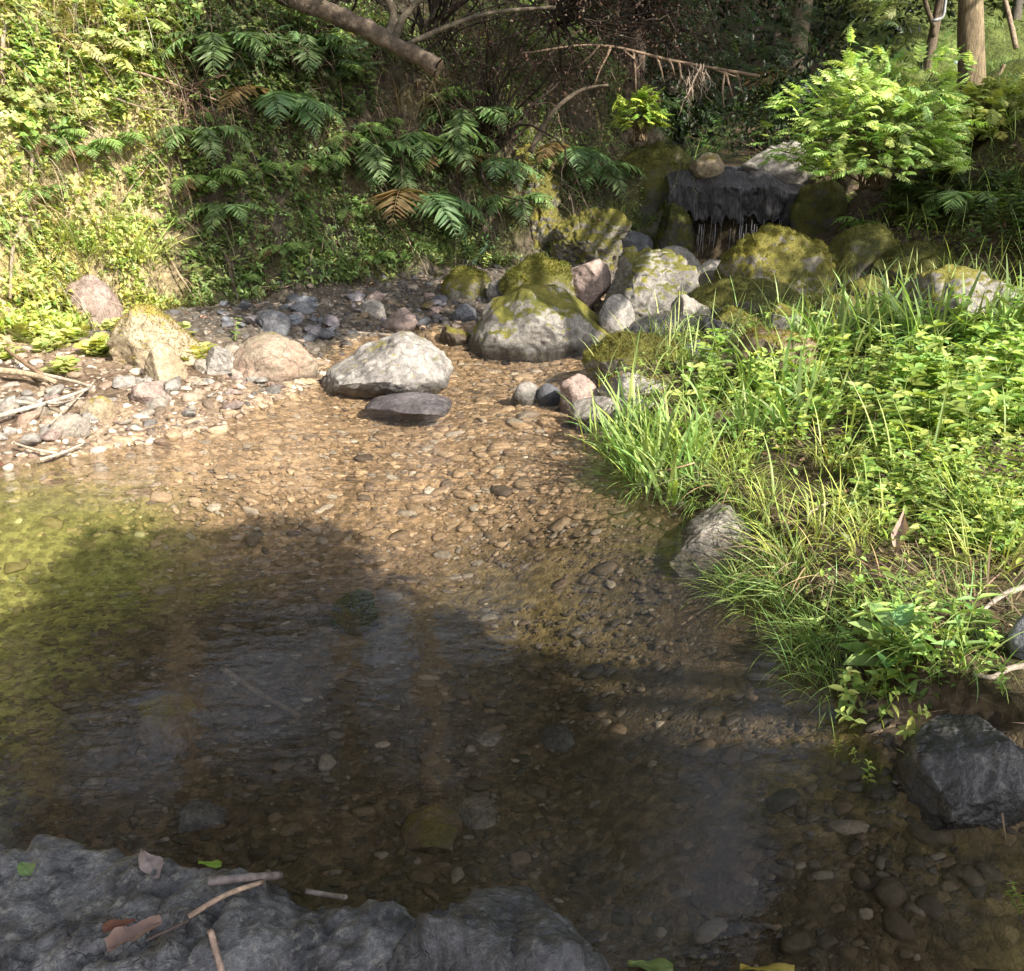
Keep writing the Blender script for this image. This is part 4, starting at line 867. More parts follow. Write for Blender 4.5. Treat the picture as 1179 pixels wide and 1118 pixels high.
put(BROADS, 'broad_leaved_herb', pxpts([(0, 330), (70, 330), (240, 395), (250, 430), (170, 410), (60, 440), (0, 410)], 60), 'pale broad leaved herb in full sun by the left beach', 'herb', 'broad leaved herbs by the left beach', .55, 1.0)
def herb_mass(name, sets):
    mb = MB()
    for poly, n, s0, s1, mul in sets:
        P = pxpts(poly, n); nn = nrm_at(P[:, 0], P[:, 1], .15); kk = rng.integers(8, size=n)
        for j in range(8):
            me = HERBS[j]; V = np.empty(len(me.vertices) * 3, np.float32); me.vertices.foreach_get('co', V); Fq = np.array([p.vertices[:] for p in me.polygons]); C = np.empty(len(me.vertices) * 4, np.float32); me.color_attributes['Col'].data.foreach_get('color', C)
            m = kk == j
            if not m.any() or Fq.shape[-1] != 4: continue
            up = unit(nn[m] * .5 + (0, 0, .6) + rng.normal(0, .2, (m.sum(), 3))); ax = unit(np.cross(up, rng.normal(0, 1, (m.sum(), 3))))
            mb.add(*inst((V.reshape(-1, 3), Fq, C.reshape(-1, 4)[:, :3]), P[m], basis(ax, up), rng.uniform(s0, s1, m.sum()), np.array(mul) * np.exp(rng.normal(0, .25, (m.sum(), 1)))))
    return tag(mb.build(name, LEAF, smooth=False), kind='stuff')
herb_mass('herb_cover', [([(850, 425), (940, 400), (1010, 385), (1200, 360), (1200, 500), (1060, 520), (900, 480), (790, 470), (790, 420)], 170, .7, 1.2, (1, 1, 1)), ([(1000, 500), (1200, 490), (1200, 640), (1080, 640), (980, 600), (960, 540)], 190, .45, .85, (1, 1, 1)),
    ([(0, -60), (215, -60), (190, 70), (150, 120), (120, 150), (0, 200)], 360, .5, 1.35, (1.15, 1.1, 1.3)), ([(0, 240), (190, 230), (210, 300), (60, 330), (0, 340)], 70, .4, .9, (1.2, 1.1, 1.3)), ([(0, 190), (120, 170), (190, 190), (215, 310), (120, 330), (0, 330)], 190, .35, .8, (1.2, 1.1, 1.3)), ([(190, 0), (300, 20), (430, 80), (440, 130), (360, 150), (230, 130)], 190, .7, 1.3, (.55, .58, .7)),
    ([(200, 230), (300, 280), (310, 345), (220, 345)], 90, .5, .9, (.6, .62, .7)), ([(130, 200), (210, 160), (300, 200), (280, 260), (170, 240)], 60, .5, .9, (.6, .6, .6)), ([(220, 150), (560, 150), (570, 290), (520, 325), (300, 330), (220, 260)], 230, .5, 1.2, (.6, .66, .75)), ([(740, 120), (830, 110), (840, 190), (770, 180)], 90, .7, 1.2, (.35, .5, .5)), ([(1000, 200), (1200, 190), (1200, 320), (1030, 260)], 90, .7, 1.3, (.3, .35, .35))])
put(HERBS, 'leafy_herb', [hit(556, 318) + (0, 0, .1), hit(262, 392)], 'single bright green seedling growing alone among stones', 'herb', 'lone seedlings among the stones', .8, 1.0)

# the big leaved plant at the lower right shore
root = empty('broad_leaved_plant', hit(1018, 770)); tag(root, 'plant with large blue green leaves at the lower right shore', 'plant')
mb = MB()
p = wander((0, 0, -.02), (0, 0, 1), .2, 5, .08, 0, rng); mb.add(*tube(p, np.linspace(.006, .003, 6), (.12, .16, .05), 5)); mb.build('stem', LEAF, root)
for k in range(17):
    a = k * 2.4; e = .2 + .6 * (k / 17); b = p[1 + (k * 4) // 17]; m = MB(); d = unit(np.array([[math.cos(a) * math.cos(e), math.sin(a) * math.cos(e), math.sin(e)]])); l = .15 - .05 * k / 17
    m.add(*inst(leafT(.58, .07, .22, (.35, .7)), b[None] + d * .012, basis(d, np.array([[0, 0, 1.]])), np.array([l]), vcol(1, (.20, .32, .11), rng, .15))); m.build('leaf', GLOSSLEAF, root, False)

# ------------------------------------------------------------------ iris and grass clumps, each a thing
rng = np.random.default_rng(104)
def clump_mesh(n, L, w, col, spread=.05, tilt=(.05, .5), curv=(.2, 1.3), tipc=1.2, basec=None):
    b = rng.normal(0, spread, (n, 3)) * (1, 1, 0) - (0, 0, .02); az = np.arctan2(b[:, 1], b[:, 0]) + rng.normal(0, .7, n); c = vcol(n, col, rng, .22, .1)
    mb = MB(); mb.add(*blades(n, b, az, rng.uniform(*tilt, n), rng.uniform(*curv, n), L * rng.uniform(.55, 1.15, n), w * rng.uniform(.7, 1.3, n), c * .8 if basec is None else vcol(n, basec, rng, .2), c * tipc, 7, rng.normal(0, .5, n)))
    return mb.mesh('grass_clump', True)
IRIS = [clump_mesh(22, .36, .014, (.28, .40, .13), .045, (.05, .45), (.1, 1.4)) for k in range(4)]
GRASSC = [clump_mesh(45, .30, .006, (.38, .46, .12), .04, (.1, .7), (.3, 1.8), basec=(.2, .19, .07)) for k in range(4)]
STRAWC = [clump_mesh(40, .28, .004, (.36, .27, .17), .05, (.4, 1.2), (.5, 2.0)) for k in range(3)]
FINEC = [clump_mesh(70, .22, .004, (.24, .36, .11), .05, (.2, 1.0), (.4, 2.0)) for k in range(3)]
put(IRIS, 'iris_clump', hits(*np.array([(700, 515), (715, 535), (740, 545), (722, 500), (760, 560), (770, 580), (745, 505), (790, 555), (800, 525), (775, 510), (820, 500), (850, 505), (735, 520), (760, 535), (705, 530)]).T), 'clump of blue green sword leaves drooping to the water at right', 'grass clump', 'sword leaved clumps at the right water edge', .8, 1.25)
put(IRIS, 'iris_clump', hits(*np.array([(860, 470), (905, 460), (880, 440), (930, 475), (870, 500), (915, 495)]).T), 'tall sword leaved clump standing among the lush herbs', 'grass clump', 'sword leaved clumps among the herbs', .9, 1.35)
put(FINEC, 'grass_clump', hits(*np.array([(705, 505), (725, 520), (750, 560), (730, 545), (790, 580), (815, 560), (845, 575), (870, 640), (880, 605), (715, 545)]).T), 'fresh green fine grass hanging over the right water edge', 'grass clump', 'fine grass over the right water edge', .7, 1.15, tilt=.3)
put(IRIS, 'iris_clump', hits(*np.array([(945, 405), (985, 395), (1000, 400), (1060, 400), (1085, 395), (1130, 400), (1165, 390), (1040, 410), (960, 412), (1015, 392), (1075, 405), (1110, 392), (1150, 398), (925, 420), (900, 430), (1178, 400)]).T), 'sword leaves rising above the grass before the long grey boulder', 'grass clump', 'sword leaves on the skyline of the right bank', 1.0, 1.6)
put(GRASSC, 'grass_clump', hits(*np.array([(850, 560), (880, 590), (950, 620), (965, 590), (1000, 600), (1010, 620), (900, 620), (920, 650), (990, 640), (1130, 660), (860, 535), (830, 540), (960, 540), (1110, 590), (1160, 640), (1150, 610)]).T), 'yellow green grass tuft on the half bare right bank', 'grass clump', 'grass tufts on the half bare right bank', .65, 1.1)
put(FINEC, 'grass_clump', hits(*np.array([(850, 670), (870, 685), (890, 670), (830, 675), (860, 690), (905, 690), (925, 700), (900, 665), (915, 680)]).T), 'bright fine grass trailing in the water below the pale layered rock', 'grass clump', 'fine grass trailing in the water', .65, 1.0, tilt=.3)
put(FINEC, 'grass_clump', hits(*np.array([(930, 735), (945, 760), (960, 720), (985, 700), (915, 730), (1080, 680), (1120, 700), (950, 790), (960, 745), (1000, 720), (1060, 720), (935, 760), (1100, 760), (1140, 745), (1020, 690), (970, 775)]).T), 'dull green grass tuft on the shaded lower right shore', 'grass clump', 'grass tufts on the shaded lower right shore', .6, 1.0)
put(STRAWC, 'dry_grass_clump', hits(*np.array([(900, 640), (880, 650), (930, 660), (960, 660), (1000, 670), (1045, 655), (1070, 650), (1100, 640), (840, 560), (1060, 600), (925, 600), (1090, 690), (1140, 720)]).T), 'tangle of dry straw coloured grass on the right bank', 'grass clump', 'dry grass tangles on the right bank', .7, 1.2, mat=DRY)
put(GRASSC, 'grass_clump', hits(*np.array([(95, 285), (115, 275), (135, 290), (80, 275), (105, 300), (60, 290), (150, 300)]).T), 'tuft of long yellow green grass on the sunny left bank', 'grass clump', 'grass tufts on the sunny left bank', 1.3, 1.9)
put(STRAWC, 'dry_grass_clump', hits(*np.array([(460, 120), (478, 128), (470, 150), (455, 165), (480, 105), (370, 285), (378, 275)]).T), 'reddish dead grass hanging down the middle of the bank', 'grass clump', 'dead grass hanging on the bank', 1.5, 2.3, mat=DRY)
put(STRAWC, 'dry_grass_clump', hits(*np.array([(90, 230), (50, 240), (110, 245), (180, 285), (30, 215), (140, 225)]).T), 'pale dead grass tuft on the sunny left bank', 'grass clump', 'dead grass on the sunny left bank', 1.0, 1.6, mat=DRY)
put(FINEC, 'grass_clump', hits(*np.array([(700, 250), (725, 260), (745, 250), (780, 215), (790, 190), (880, 190), (770, 260)]).T), 'pale fine grass tuft hanging beside the fall', 'grass clump', 'grass tufts beside the fall', 1.0, 1.8)

# grass and ground cover between them, beyond counting
n = 11000
q = scatter_xy(n, .4, 5.5, 1.6, 8.5, lambda x, y: (samp(DWG, x, y) > .03) & (x > np.interp(y, [0, 6, 7.5, 8.5], [.3, .4, 1.3, 2])) & infr(x, y, 1.2), rng, .9)
P = np.stack([q[:, 0], q[:, 1], hz(q[:, 0], q[:, 1])], 1); lush = sstep(3.0, 4.0, P[:, 1]); dn = fbm(P * 2.2, 3, 66); k = (dn + .5 * lush) > rng.normal(.20, .12, n); P = P[k]; n = len(P); lush = lush[k]
c = vcol(n, (.22, .30, .075), rng, .3); dead = (rng.random(n) < .50 - .34 * lush)[:, None]; c = np.where(dead, vcol(n, (.24, .19, .12), rng, .35), c); mb = MB()
k = rng.random(n) < .11 * lush; m2 = k.sum(); mb.add(*blades(m2, P[k], rng.uniform(0, 6.28, m2), rng.uniform(.05, .5, m2), rng.uniform(.2, 1.3, m2), rng.uniform(.22, .42, m2), rng.uniform(.006, .011, m2), vcol(m2, (.22, .30, .09), rng, .2), vcol(m2, (.44, .52, .20), rng, .2), 6))
mb.add(*blades(n, P - (0, 0, .01), rng.uniform(0, 6.28, n), rng.uniform(.1, 1.2, n), rng.uniform(.2, 1.8, n), rng.uniform(.05, .2, n) * (.6 + .5 * lush), rng.uniform(.003, .007, n), c * .75, c * 1.15, 5))
m = 9000; q = scatter_xy(m, .5, 5.5, 2.6, 8.2, lambda x, y: (samp(DWG, x, y) > .06) & (x > np.interp(y, [0, 6, 7.5, 8.5], [.3, .5, 1.6, 2.2])) & infr(x, y, 1.2), rng)
P = np.stack([q[:, 0], q[:, 1], hz(q[:, 0], q[:, 1])], 1); k = fbm(P * 2.6, 3, 67) > rng.normal(.08, .15, m) - .35 * sstep(3.2, 4.2, P[:, 1]); P = P[k]; m = len(P)
mb.add(*inst(LT_OVAL, P + np.stack([0 * P[:, 0], 0 * P[:, 0], rng.uniform(.0, .10, m)], 1), basis(unit(rng.normal(0, 1, (m, 3)) * (1, 1, .4) + (0, 0, .2)), np.array([0, 0, 1.]) + rng.normal(0, .3, (m, 3))), rng.uniform(.02, .05, m), vcol(m, (.27, .36, .09), rng, .3)))
tag(mb.build('grass', LEAF, smooth=False), kind='stuff')

# leaf litter and crumbs of twig
n = 2600; q = scatter_xy(n, -4.5, 5.5, 1.5, 9.5, lambda x, y: (samp(DWG, x, y) > .03) & (samp(SLG, x, y) < .6) & infr(x, y, 1.2), rng); P = np.stack([q[:, 0], q[:, 1], hz(q[:, 0], q[:, 1]) + .012], 1); mb = MB()
c = vcol(n, (.20, .13, .085), rng, .45); mb.add(*inst(LT_OVAL, P, basis(unit(rng.normal(0, 1, (n, 3)) * (1, 1, .25)), np.array([0, 0, 1.]) + rng.normal(0, .4, (n, 3))), rng.uniform(.015, .05, n), c))
n = 1500; q = scatter_xy(n, 2.2, 6, 6.0, 10, lambda x, y: (samp(SRG, x, y) > -.5) & (samp(SRG, x, y) < 1.5), rng); P = np.stack([q[:, 0], q[:, 1], hz(q[:, 0], q[:, 1]) + .015], 1)
mb.add(*inst(LT_OVAL, P, basis(unit(rng.normal(0, 1, (n, 3)) * (1, 1, .25)), np.array([0, 0, 1.]) + rng.normal(0, .4, (n, 3))), rng.uniform(.03, .08, n), vcol(n, (.15, .11, .085), rng, .4)))
n = 900; q = scatter_xy(n, .8, 3, 1.6, 4.0, lambda x, y: (samp(DWG, x, y) > .03), rng); P = np.stack([q[:, 0], q[:, 1], hz(q[:, 0], q[:, 1]) + .008], 1); c = vcol(n, (.24, .18, .13), rng, .4)
mb.add(*blades(n, P, rng.uniform(0, 6.28, n), rng.uniform(1.2, 1.6, n), rng.uniform(-.2, .5, n), rng.uniform(.05, .2, n), rng.uniform(.002, .006, n), c, c, 4))
tag(mb.build('leaf_litter', DRY, smooth=False), kind='stuff')
# ------------------------------------------------------------------ sticks, logs, roots
rng = np.random.default_rng(105)
def off_line(pts, off, lift=0.0):
    P = hits([p[0] for p in pts], [p[1] for p in pts]); d = unit(np.array([0, 0, CAMH]) - P); o = np.broadcast_to(np.asarray(off, float), (len(pts),))
    return P + d * o[:, None] + np.array([0, 0, lift])
def stick(name, P, r0, r1, col, label, cat, mat=WOOD, n=14, sides=7, rough=.25, group=None, twigs=()):
    L = smooth_line(P, n); mb = MB(); base = L[0].copy(); mb.add(*tube(L - base, np.linspace(r0, r1, n), col, sides, rough, int(rng.integers(999))))
    for t, d, l in twigs:
        k = int(t * (n - 1)); w = wander(L[k] - base, d, l, 5, .15, .02, rng); mb.add(*tube(w, np.linspace(r1 * .8, r1 * .3, 6), col, 5))
    o = mb.build(name, mat); o.location = base; return tag(o, label, cat, group)
DW = (.46, .38, .29)
stick('driftwood_stick', off_line([(-8, 436), (40, 442), (66, 450)], .05, .055), .022, .014, (.42, .33, .22), 'thick cream driftwood branch lying at the left edge of the beach', 'stick')
stick('driftwood_stick', off_line([(45, 440), (80, 448), (106, 455)], .05, .055), .012, .010, DW, 'pale driftwood stick pointing right from the thick branch', 'stick')
stick('driftwood_stick', off_line([(-5, 492), (30, 482), (70, 471), (106, 457)], .05, .055), .013, .009, (.50, .45, .38), 'white bleached stick slanting down to the left edge', 'stick', twigs=((.5, (.6, -.3, .1), .25),))
stick('driftwood_stick', off_line([(-5, 473), (25, 474), (50, 478)], .03, .055), .014, .010, (.45, .38, .30), 'short bleached stick between the two long driftwood sticks', 'stick')
stick('driftwood_stick', off_line([(5, 408), (30, 428), (50, 442)], .06, .055), .010, .014, (.30, .20, .13), 'brown stick leaning out of the leaves onto the driftwood', 'stick')
stick('driftwood_stick', off_line([(18, 520), (45, 528), (68, 532)], .02, .045), .006, .008, DW, 'thin stick floating at the pool edge at left', 'stick')
stick('driftwood_stick', off_line([(48, 540), (72, 532), (98, 521)], .02, .045), .009, .005, (.48, .42, .34), 'pale forked stick crossing the thin floating stick', 'stick', twigs=((.4, (-.5, .6, .1), .12),))
stick('driftwood_stick', off_line([(60, 500), (90, 470), (112, 448)], .03, .055), .006, .005, DW, 'thin twig leaning on the small yellow green mossed stone', 'stick')
stick('driftwood_stick', off_line([(410, 383), (440, 385), (466, 386)], .03), .012, .010, (.40, .34, .27), 'pale stick lying on the shaded gravel bar', 'stick')
stick('driftwood_stick', off_line([(930, 592), (960, 576), (987, 568)], .06), .007, .005, (.50, .42, .33), 'pale broken stick in the grass of the right bank', 'stick')
stick('driftwood_stick', off_line([(1062, 562), (1075, 556), (1090, 550)], .06), .010, .008, (.55, .47, .36), 'short pale piece of wood in the yellow green herbs at right', 'stick')
stick('driftwood_stick', off_line([(745, 543), (780, 540), (800, 533)], .22), .004, .003, (.45, .30, .18), 'tan dead stalk lying across the sword leaved clumps', 'stick')
stick('exposed_root', off_line([(1195, 672), (1165, 680), (1140, 695), (1130, 705)], .03), .012, .006, (.42, .36, .30), 'pale crooked root over dark soil near the right edge', 'root')
stick('exposed_root', off_line([(1190, 765), (1160, 770), (1140, 780), (1120, 775)], .03), .010, .006, (.40, .33, .27), 'pale root above the dark wet pointed boulder', 'root')
stick('sunken_log', off_line([(255, 770), (300, 800), (345, 825)], .02), .014, .010, (.10, .08, .06), 'dark thin branch lying under water in the pool', 'stick')
# sticks and leaves on the near shelf
NV = NEARV
def on_shelf(px, py, lift=.0):
    r = ray(px, py); best = None
    d = unit(r); rel = NV - (0, 0, CAMH); t = rel @ d; perp = np.linalg.norm(rel - t[:, None] * d, axis=1); k = np.where(perp < .02)[0]
    if len(k) == 0: return at_height(px, py, .06 + lift)
    j = k[np.argmin(t[k])]; return np.array([0, 0, CAMH]) + d * t[j] + np.array([0, 0, lift])
def shelf_stick(pts, r0, r1, col, label, lift):
    return stick('stick', np.array([on_shelf(*p, lift) for p in pts]), r0, r1, col, label, 'stick', n=10)
shelf_stick([(240, 1020), (280, 1016), (323, 1013)], .0095, .0085, (.24, .20, .19), 'short thick grey stick at the edge of the near shelf', .012)
shelf_stick([(218, 1060), (250, 1040), (304, 1019)], .0055, .005, (.46, .33, .24), 'thin tan stick slanting up to the short thick stick', .010)
shelf_stick([(243, 1076), (248, 1095), (256, 1124)], .0065, .006, (.42, .30, .23), 'thin tan stick pointing to the lower edge on the near shelf', .010)
shelf_stick([(170, 1085), (200, 1072), (220, 1062)], .004, .002, (.12, .09, .08), 'dark brown twig touching the thin tan stick', .008)
shelf_stick([(352, 1026), (375, 1030), (398, 1036)], .006, .005, (.20, .17, .15), 'knotty brown twig on the water edge of the near shelf', .008)
def dead_leaf(P, L, w, a, col, label, name='fallen_leaf', mat=DRY, curl=.15, tilt=.1):
    nu, nv = 17, 9; u = np.linspace(0, 1, nu); v = np.linspace(-1, 1, nv); U, Vv = np.meshgrid(u, v); wd = np.sin(np.clip(U, 0.02, .99) ** .8 * math.pi) * w / 2 + .001
    wd = wd * (1 + .22 * fbm(np.stack([U * 6, Vv * 0 + np.sign(Vv) * 3, 0 * U + a * 7], -1), 3, 12)); x = Vv * wd; y = U * L; z = curl * L * (np.abs(Vv) ** 1.5) * .6 + tilt * y + .09 * L * np.sin(U * 5 + a) * Vv + .10 * L * fbm(np.stack([U * 4, Vv * 2, 0 * U + a * 5], -1), 3, 14)
    V = np.stack([x * math.cos(a) - y * math.sin(a), x * math.sin(a) + y * math.cos(a), z], -1).reshape(-1, 3); i = np.arange(nu * nv).reshape(nv, nu); F = np.stack([i[:-1, :-1], i[:-1, 1:], i[1:, 1:], i[1:, :-1]], -1).reshape(-1, 4)
    C = np.tile(np.array(col), (len(V), 1)) * (1 - .25 * (np.abs(Vv) < .2).reshape(-1, 1)); o = link(name, to_mesh(name, V, F, C), mat); o.location = P; return tag(o, label, 'leaf')
dead_leaf(on_shelf(185, 1015, .012), .085, .045, .75, (.32, .26, .25), 'pinkish grey dead leaf on the near shelf by the water')
dead_leaf(on_shelf(125, 1100, .012), .10, .05, -1.0, (.22, .15, .13), 'large brown curled dead leaf under the dark twig', curl=.3)
dead_leaf(on_shelf(120, 1080, .02), .06, .03, -1.3, (.19, .09, .06), 'small reddish brown dead leaf at the left end of the dark twig')
dead_leaf(on_shelf(38, 1012, .012), .045, .035, .9, (.20, .30, .12), 'small pale green leaf lying on the near shelf', mat=LEAF)
dead_leaf(at_height(255, 995, .006), .055, .022, 1.5, (.20, .33, .04), 'bright green leaf floating by the near shelf', mat=LEAF, curl=.02, tilt=0)
dead_leaf(at_height(775, 1116, .006), .09, .04, 1.45, (.15, .20, .06), 'green leaf floating at the lower edge beside a yellow one', mat=LEAF, curl=.05, tilt=0)
dead_leaf(at_height(915, 1117, .006), .11, .03, 1.55, (.36, .29, .06), 'yellow leaf floating at the lower edge', mat=LEAF, curl=.05, tilt=0)
dead_leaf(off_line([(1030, 640)], .05)[0], .11, .05, -.5, (.42, .30, .25), 'pinkish dead leaf standing up in the dry grass', tilt=.9, curl=.4)
dead_leaf(off_line([(545, 305)], .1)[0], .30, .09, -.5, (.10, .17, .12), 'long pale striped leaf at the bank foot above the round mossy stone', mat=LEAF, tilt=.5)
for px, py in ((1172, 1055), (1000, 900), (985, 880), (960, 870)):
    put(HERBS, 'water_sprig', [at_height(px, py, -.03)], 'green sprig standing out of the water near the lower right shore', 'herb', 'sprigs standing in the water', .3, .5, tilt=.4)

# pale vines and dead roots on the left bank
VINE = (.42, .33, .24)
vines = [([(5, 30), (10, 110), (34, 165), (36, 215), (15, 290), (10, 345)], .10, .017, VINE, 'pale thick vine hanging down the sunny left edge of the bank'),
    ([(38, 215), (55, 260), (70, 320), (75, 345)], .08, .007, VINE, 'thin pale stem branching off the thick vine'), ([(125, 70), (170, 85), (205, 95), (250, 118), (290, 132)], .14, .009, (.34, .24, .18), 'long bare root running across the upper left bank'),
    ([(130, 112), (165, 124), (200, 127)], .12, .008, VINE, 'pale short root below the long bare root'), ([(160, 45), (185, 75), (205, 98)], .14, .008, (.30, .20, .15), 'bare root rising steeply to the long bare root'),
    ([(200, 65), (222, 50), (237, 35)], .14, .008, (.34, .24, .17), 'broken dead branch sticking up above the root tangle'), ([(80, 128), (110, 150), (150, 186)], .08, .008, VINE, 'pale root slanting over the yellow ferns'),
    ([(175, 245), (200, 300), (226, 345)], .08, .012, (.36, .27, .18), 'dead stalk leaning down to the beach from the bank'), ([(178, 182), (160, 205), (140, 232)], .08, .006, VINE, 'thin pale twig above the sunny grass tuft'),
    ([(330, 97), (355, 104), (378, 98)], .12, .007, (.32, .26, .2), 'bare curved twig under the ferns in the upper bank'), ([(258, 150), (262, 175), (270, 205)], .08, .006, (.25, .19, .14), 'thin root hanging beside the mossed bulge'),
    ([(250, 270), (262, 310), (275, 345)], .08, .010, (.12, .09, .07), 'dark root running down to the bank foot'), ([(460, 265), (478, 290), (495, 322)], .1, .010, (.2, .16, .11), 'brown stalk slanting down at the bank foot by the big fern'),
    ([(430, 260), (450, 275), (470, 310)], .08, .006, (.3, .24, .18), 'thin bare stalk left of the brown slanting stalk'), ([(300, 330), (330, 330), (345, 322)], .05, .008, (.3, .23, .16), 'bare twig lying at the bank foot above the dark stones')]
for pts, off, r, c, lb in vines: stick('exposed_root' if 'root' in lb else 'vine', off_line(pts, off), r, r * .6, c, lb, 'root' if 'root' in lb else 'vine', BARK, 18, 6, .3)
tang = empty('root_tangle', off_line([(215, 105)], .1)[0]); tag(tang, 'tangle of thin dry roots spreading from one point in the upper left bank', 'root tangle'); mb = MB(); c0 = np.zeros(3)
for k in range(60):
    w = wander(rng.normal(0, .05, 3), (rng.normal(.2, .7), -.3 + rng.normal(0, .2), rng.normal(-.4, .6)), rng.uniform(.3, .95), 8, .28, .12, rng); mb.add(*tube(w, np.linspace(.005, .0015, 9) * rng.uniform(.6, 1.4), (.22, .14, .10), 4))
mb.build('roots', BARK, tang)

# the fallen log at the top of the bank
a, b = at_depth(300, -18, 8.7), at_depth(505, 78, 8.25)
lg = empty('fallen_log', b); tag(lg, 'weathered grey brown log lying slantwise across the top of the bank', 'log'); L = smooth_line([a, (a + b) / 2 + (0, 0, .04), b], 40); mb = MB(); mb.add(*tube(L - b, np.linspace(.085, .062, 40), (.15, .115, .085), 22, .45, 5, False, .6)); mb.build('trunk', BARK, lg)
mb = MB(); e = L[-1] - b; t = unit(L[-1] - L[-2]); M = basis(t[None], np.array([0, 0, 1.]))[0]; ang = np.linspace(0, 2 * math.pi, 22, endpoint=False)
ringv = [e + t * .01 + (np.cos(ang)[:, None] * M[:, 0] + np.sin(ang)[:, None] * M[:, 2]) * r * (1 + .06 * np.sin(ang * 5))[:, None] for r in (.066, .035, .008)]; V = np.concatenate(ringv); i = np.arange(66).reshape(3, 22); nx = np.roll(i, -1, 1)
mb.add(V, np.stack([i[:-1], nx[:-1], nx[1:], i[1:]], -1).reshape(-1, 4), (.22, .16, .10)); mb.build('broken_end', BARK, lg)
for (x0, y0), (x1, y1), r in (((452, 52), (505, -15), .035), ((470, 50), (640, 8), .022), ((448, 45), (440, -15), .05)):
    A, B = at_depth(x0, y0, 8.5), at_depth(x1, y1, 8.6); mb = MB(); mb.add(*tube(smooth_line([A - b, (A + B) / 2 - b + rng.normal(0, .06, 3), B - b], 14), np.linspace(r, r * .6, 14), (.17, .14, .10), 9, .3, 3)); mb.build('limb', BARK, lg)

# bare shrubs along the top of the bank
def shrub(base, n, L, spread, lean, label, leafc, nleaf, r=.010, lsize=.035, name='bare_shrub', jit=.16, drop=.03, col=(.055, .041, .031)):
    o = empty(name, base); tag(o, label, 'shrub', None); mb = MB(); lv = MB(); ends = []
    for k in range(n):
        d = np.array(lean) + rng.normal(0, spread, 3); w = wander(rng.normal(0, .08, 3), d, L * rng.uniform(.5, 1.2), 10, jit, drop, rng); rr = r * rng.uniform(.5, 1.6)
        mb.add(*tube(w, np.linspace(rr, rr * .25, 11), np.array(col) * rng.uniform(.6, 1.6), 5, cap=False)); ends.append(w[3:])
        for j in range(2):
            i = int(rng.integers(4, 9)); tw = wander(w[i], unit(w[i] - w[i - 1]) + rng.normal(0, .6, 3), L * .35, 6, .22, .08, rng); mb.add(*tube(tw, np.linspace(rr * .45, rr * .12, 7), np.array(col) * rng.uniform(.6, 1.8), 4, cap=False)); ends.append(tw[2:])
    mb.build('branches', BARK, o); E = np.concatenate(ends)
    if nleaf:
        q = E[rng.integers(len(E), size=nleaf)] + rng.normal(0, .04, (nleaf, 3)); lv.add(*inst(LT_OVAL, q, basis(unit(rng.normal(0, .6, (nleaf, 3)) - (0, 0, .5)), rng.normal(0, 1, (nleaf, 3))), lsize * rng.uniform(.5, 1.3, nleaf), vcol(nleaf, leafc, rng, .4))); lv.build('foliage', DRY, o, False)
    return o
shrub(off_line([(572, 165)], .05)[0], 46, 1.7, .38, (.15, -.25, .9), 'tangled bare shrub with many upright stems on the bank centre', (.09, .055, .04), 1200)
shrub(at_depth(500, 40, 9.1), 40, 1.3, .5, (.1, -.1, .9), 'leafless thicket behind the end of the fallen log', (.07, .05, .035), 900)
shrub(at_depth(640, 20, 9.9), 60, 1.3, .55, (.3, -.35, .2), 'dense thicket of dead twigs overhanging the bank', (.09, .055, .042), 2600)
shrub(at_depth(735, 10, 10.2), 55, 1.1, .55, (.3, -.4, .0), 'hanging thicket of brown twigs over the sunlit earth knob', (.11, .07, .052), 2200)
shrub(at_depth(110, -5, 8.2), 30, .9, .5, (.2, -.1, .8), 'dark bare twigs above the sunny leaves at upper left', (.10, .08, .05), 300)
shrub(at_depth(255, 0, 8.6), 30, .9, .6, (.2, -.2, .4), 'dark thicket between the sunny leaves and the fallen log', (.05, .06, .025), 900)
shrub(at_depth(380, 10, 9.0), 30, 1.0, .6, (.1, -.1, .6), 'dark bare bush rising behind the fallen log', (.06, .05, .03), 700)
stick('dead_branch', np.array([at_depth(598, 62, 9.5), at_depth(690, 52, 9.4), at_depth(775, 70, 9.3), at_depth(875, 88, 9.2)]), .009, .017, (.24, .17, .12), 'long pale dead branch hanging level over the stream toward the ravine', 'branch', BARK, 22, 7, .3, None, [(t, (rng.normal(.3, .4), -.1, -.8), rng.uniform(.15, .4)) for t in np.linspace(.35, .95, 14)])
stick('dead_branch', np.array([at_depth(610, 175, 9.3), at_depth(640, 125, 9.2), at_depth(670, 104, 9.2), at_depth(700, 98, 9.1)]), .03, .014, (.14, .11, .08), 'dark crooked branch bending right above the tall mossy rib', 'branch', BARK, 22, 8, .3)
hr = empty('hanging_roots', at_depth(800, 82, 9.2)); tag(hr, 'bunch of pale torn roots dangling from the level dead branch', 'roots'); mb = MB()
for k in range(26): mb.add(*tube(wander(rng.normal(0, .05, 3), (rng.normal(0, .3), -.1, -.9), rng.uniform(.15, .42), 8, .35, .1, rng), np.linspace(.007, .002, 9), np.array((.38, .30, .24)) * rng.uniform(.6, 1.2), 4))
mb.build('roots', BARK, hr)

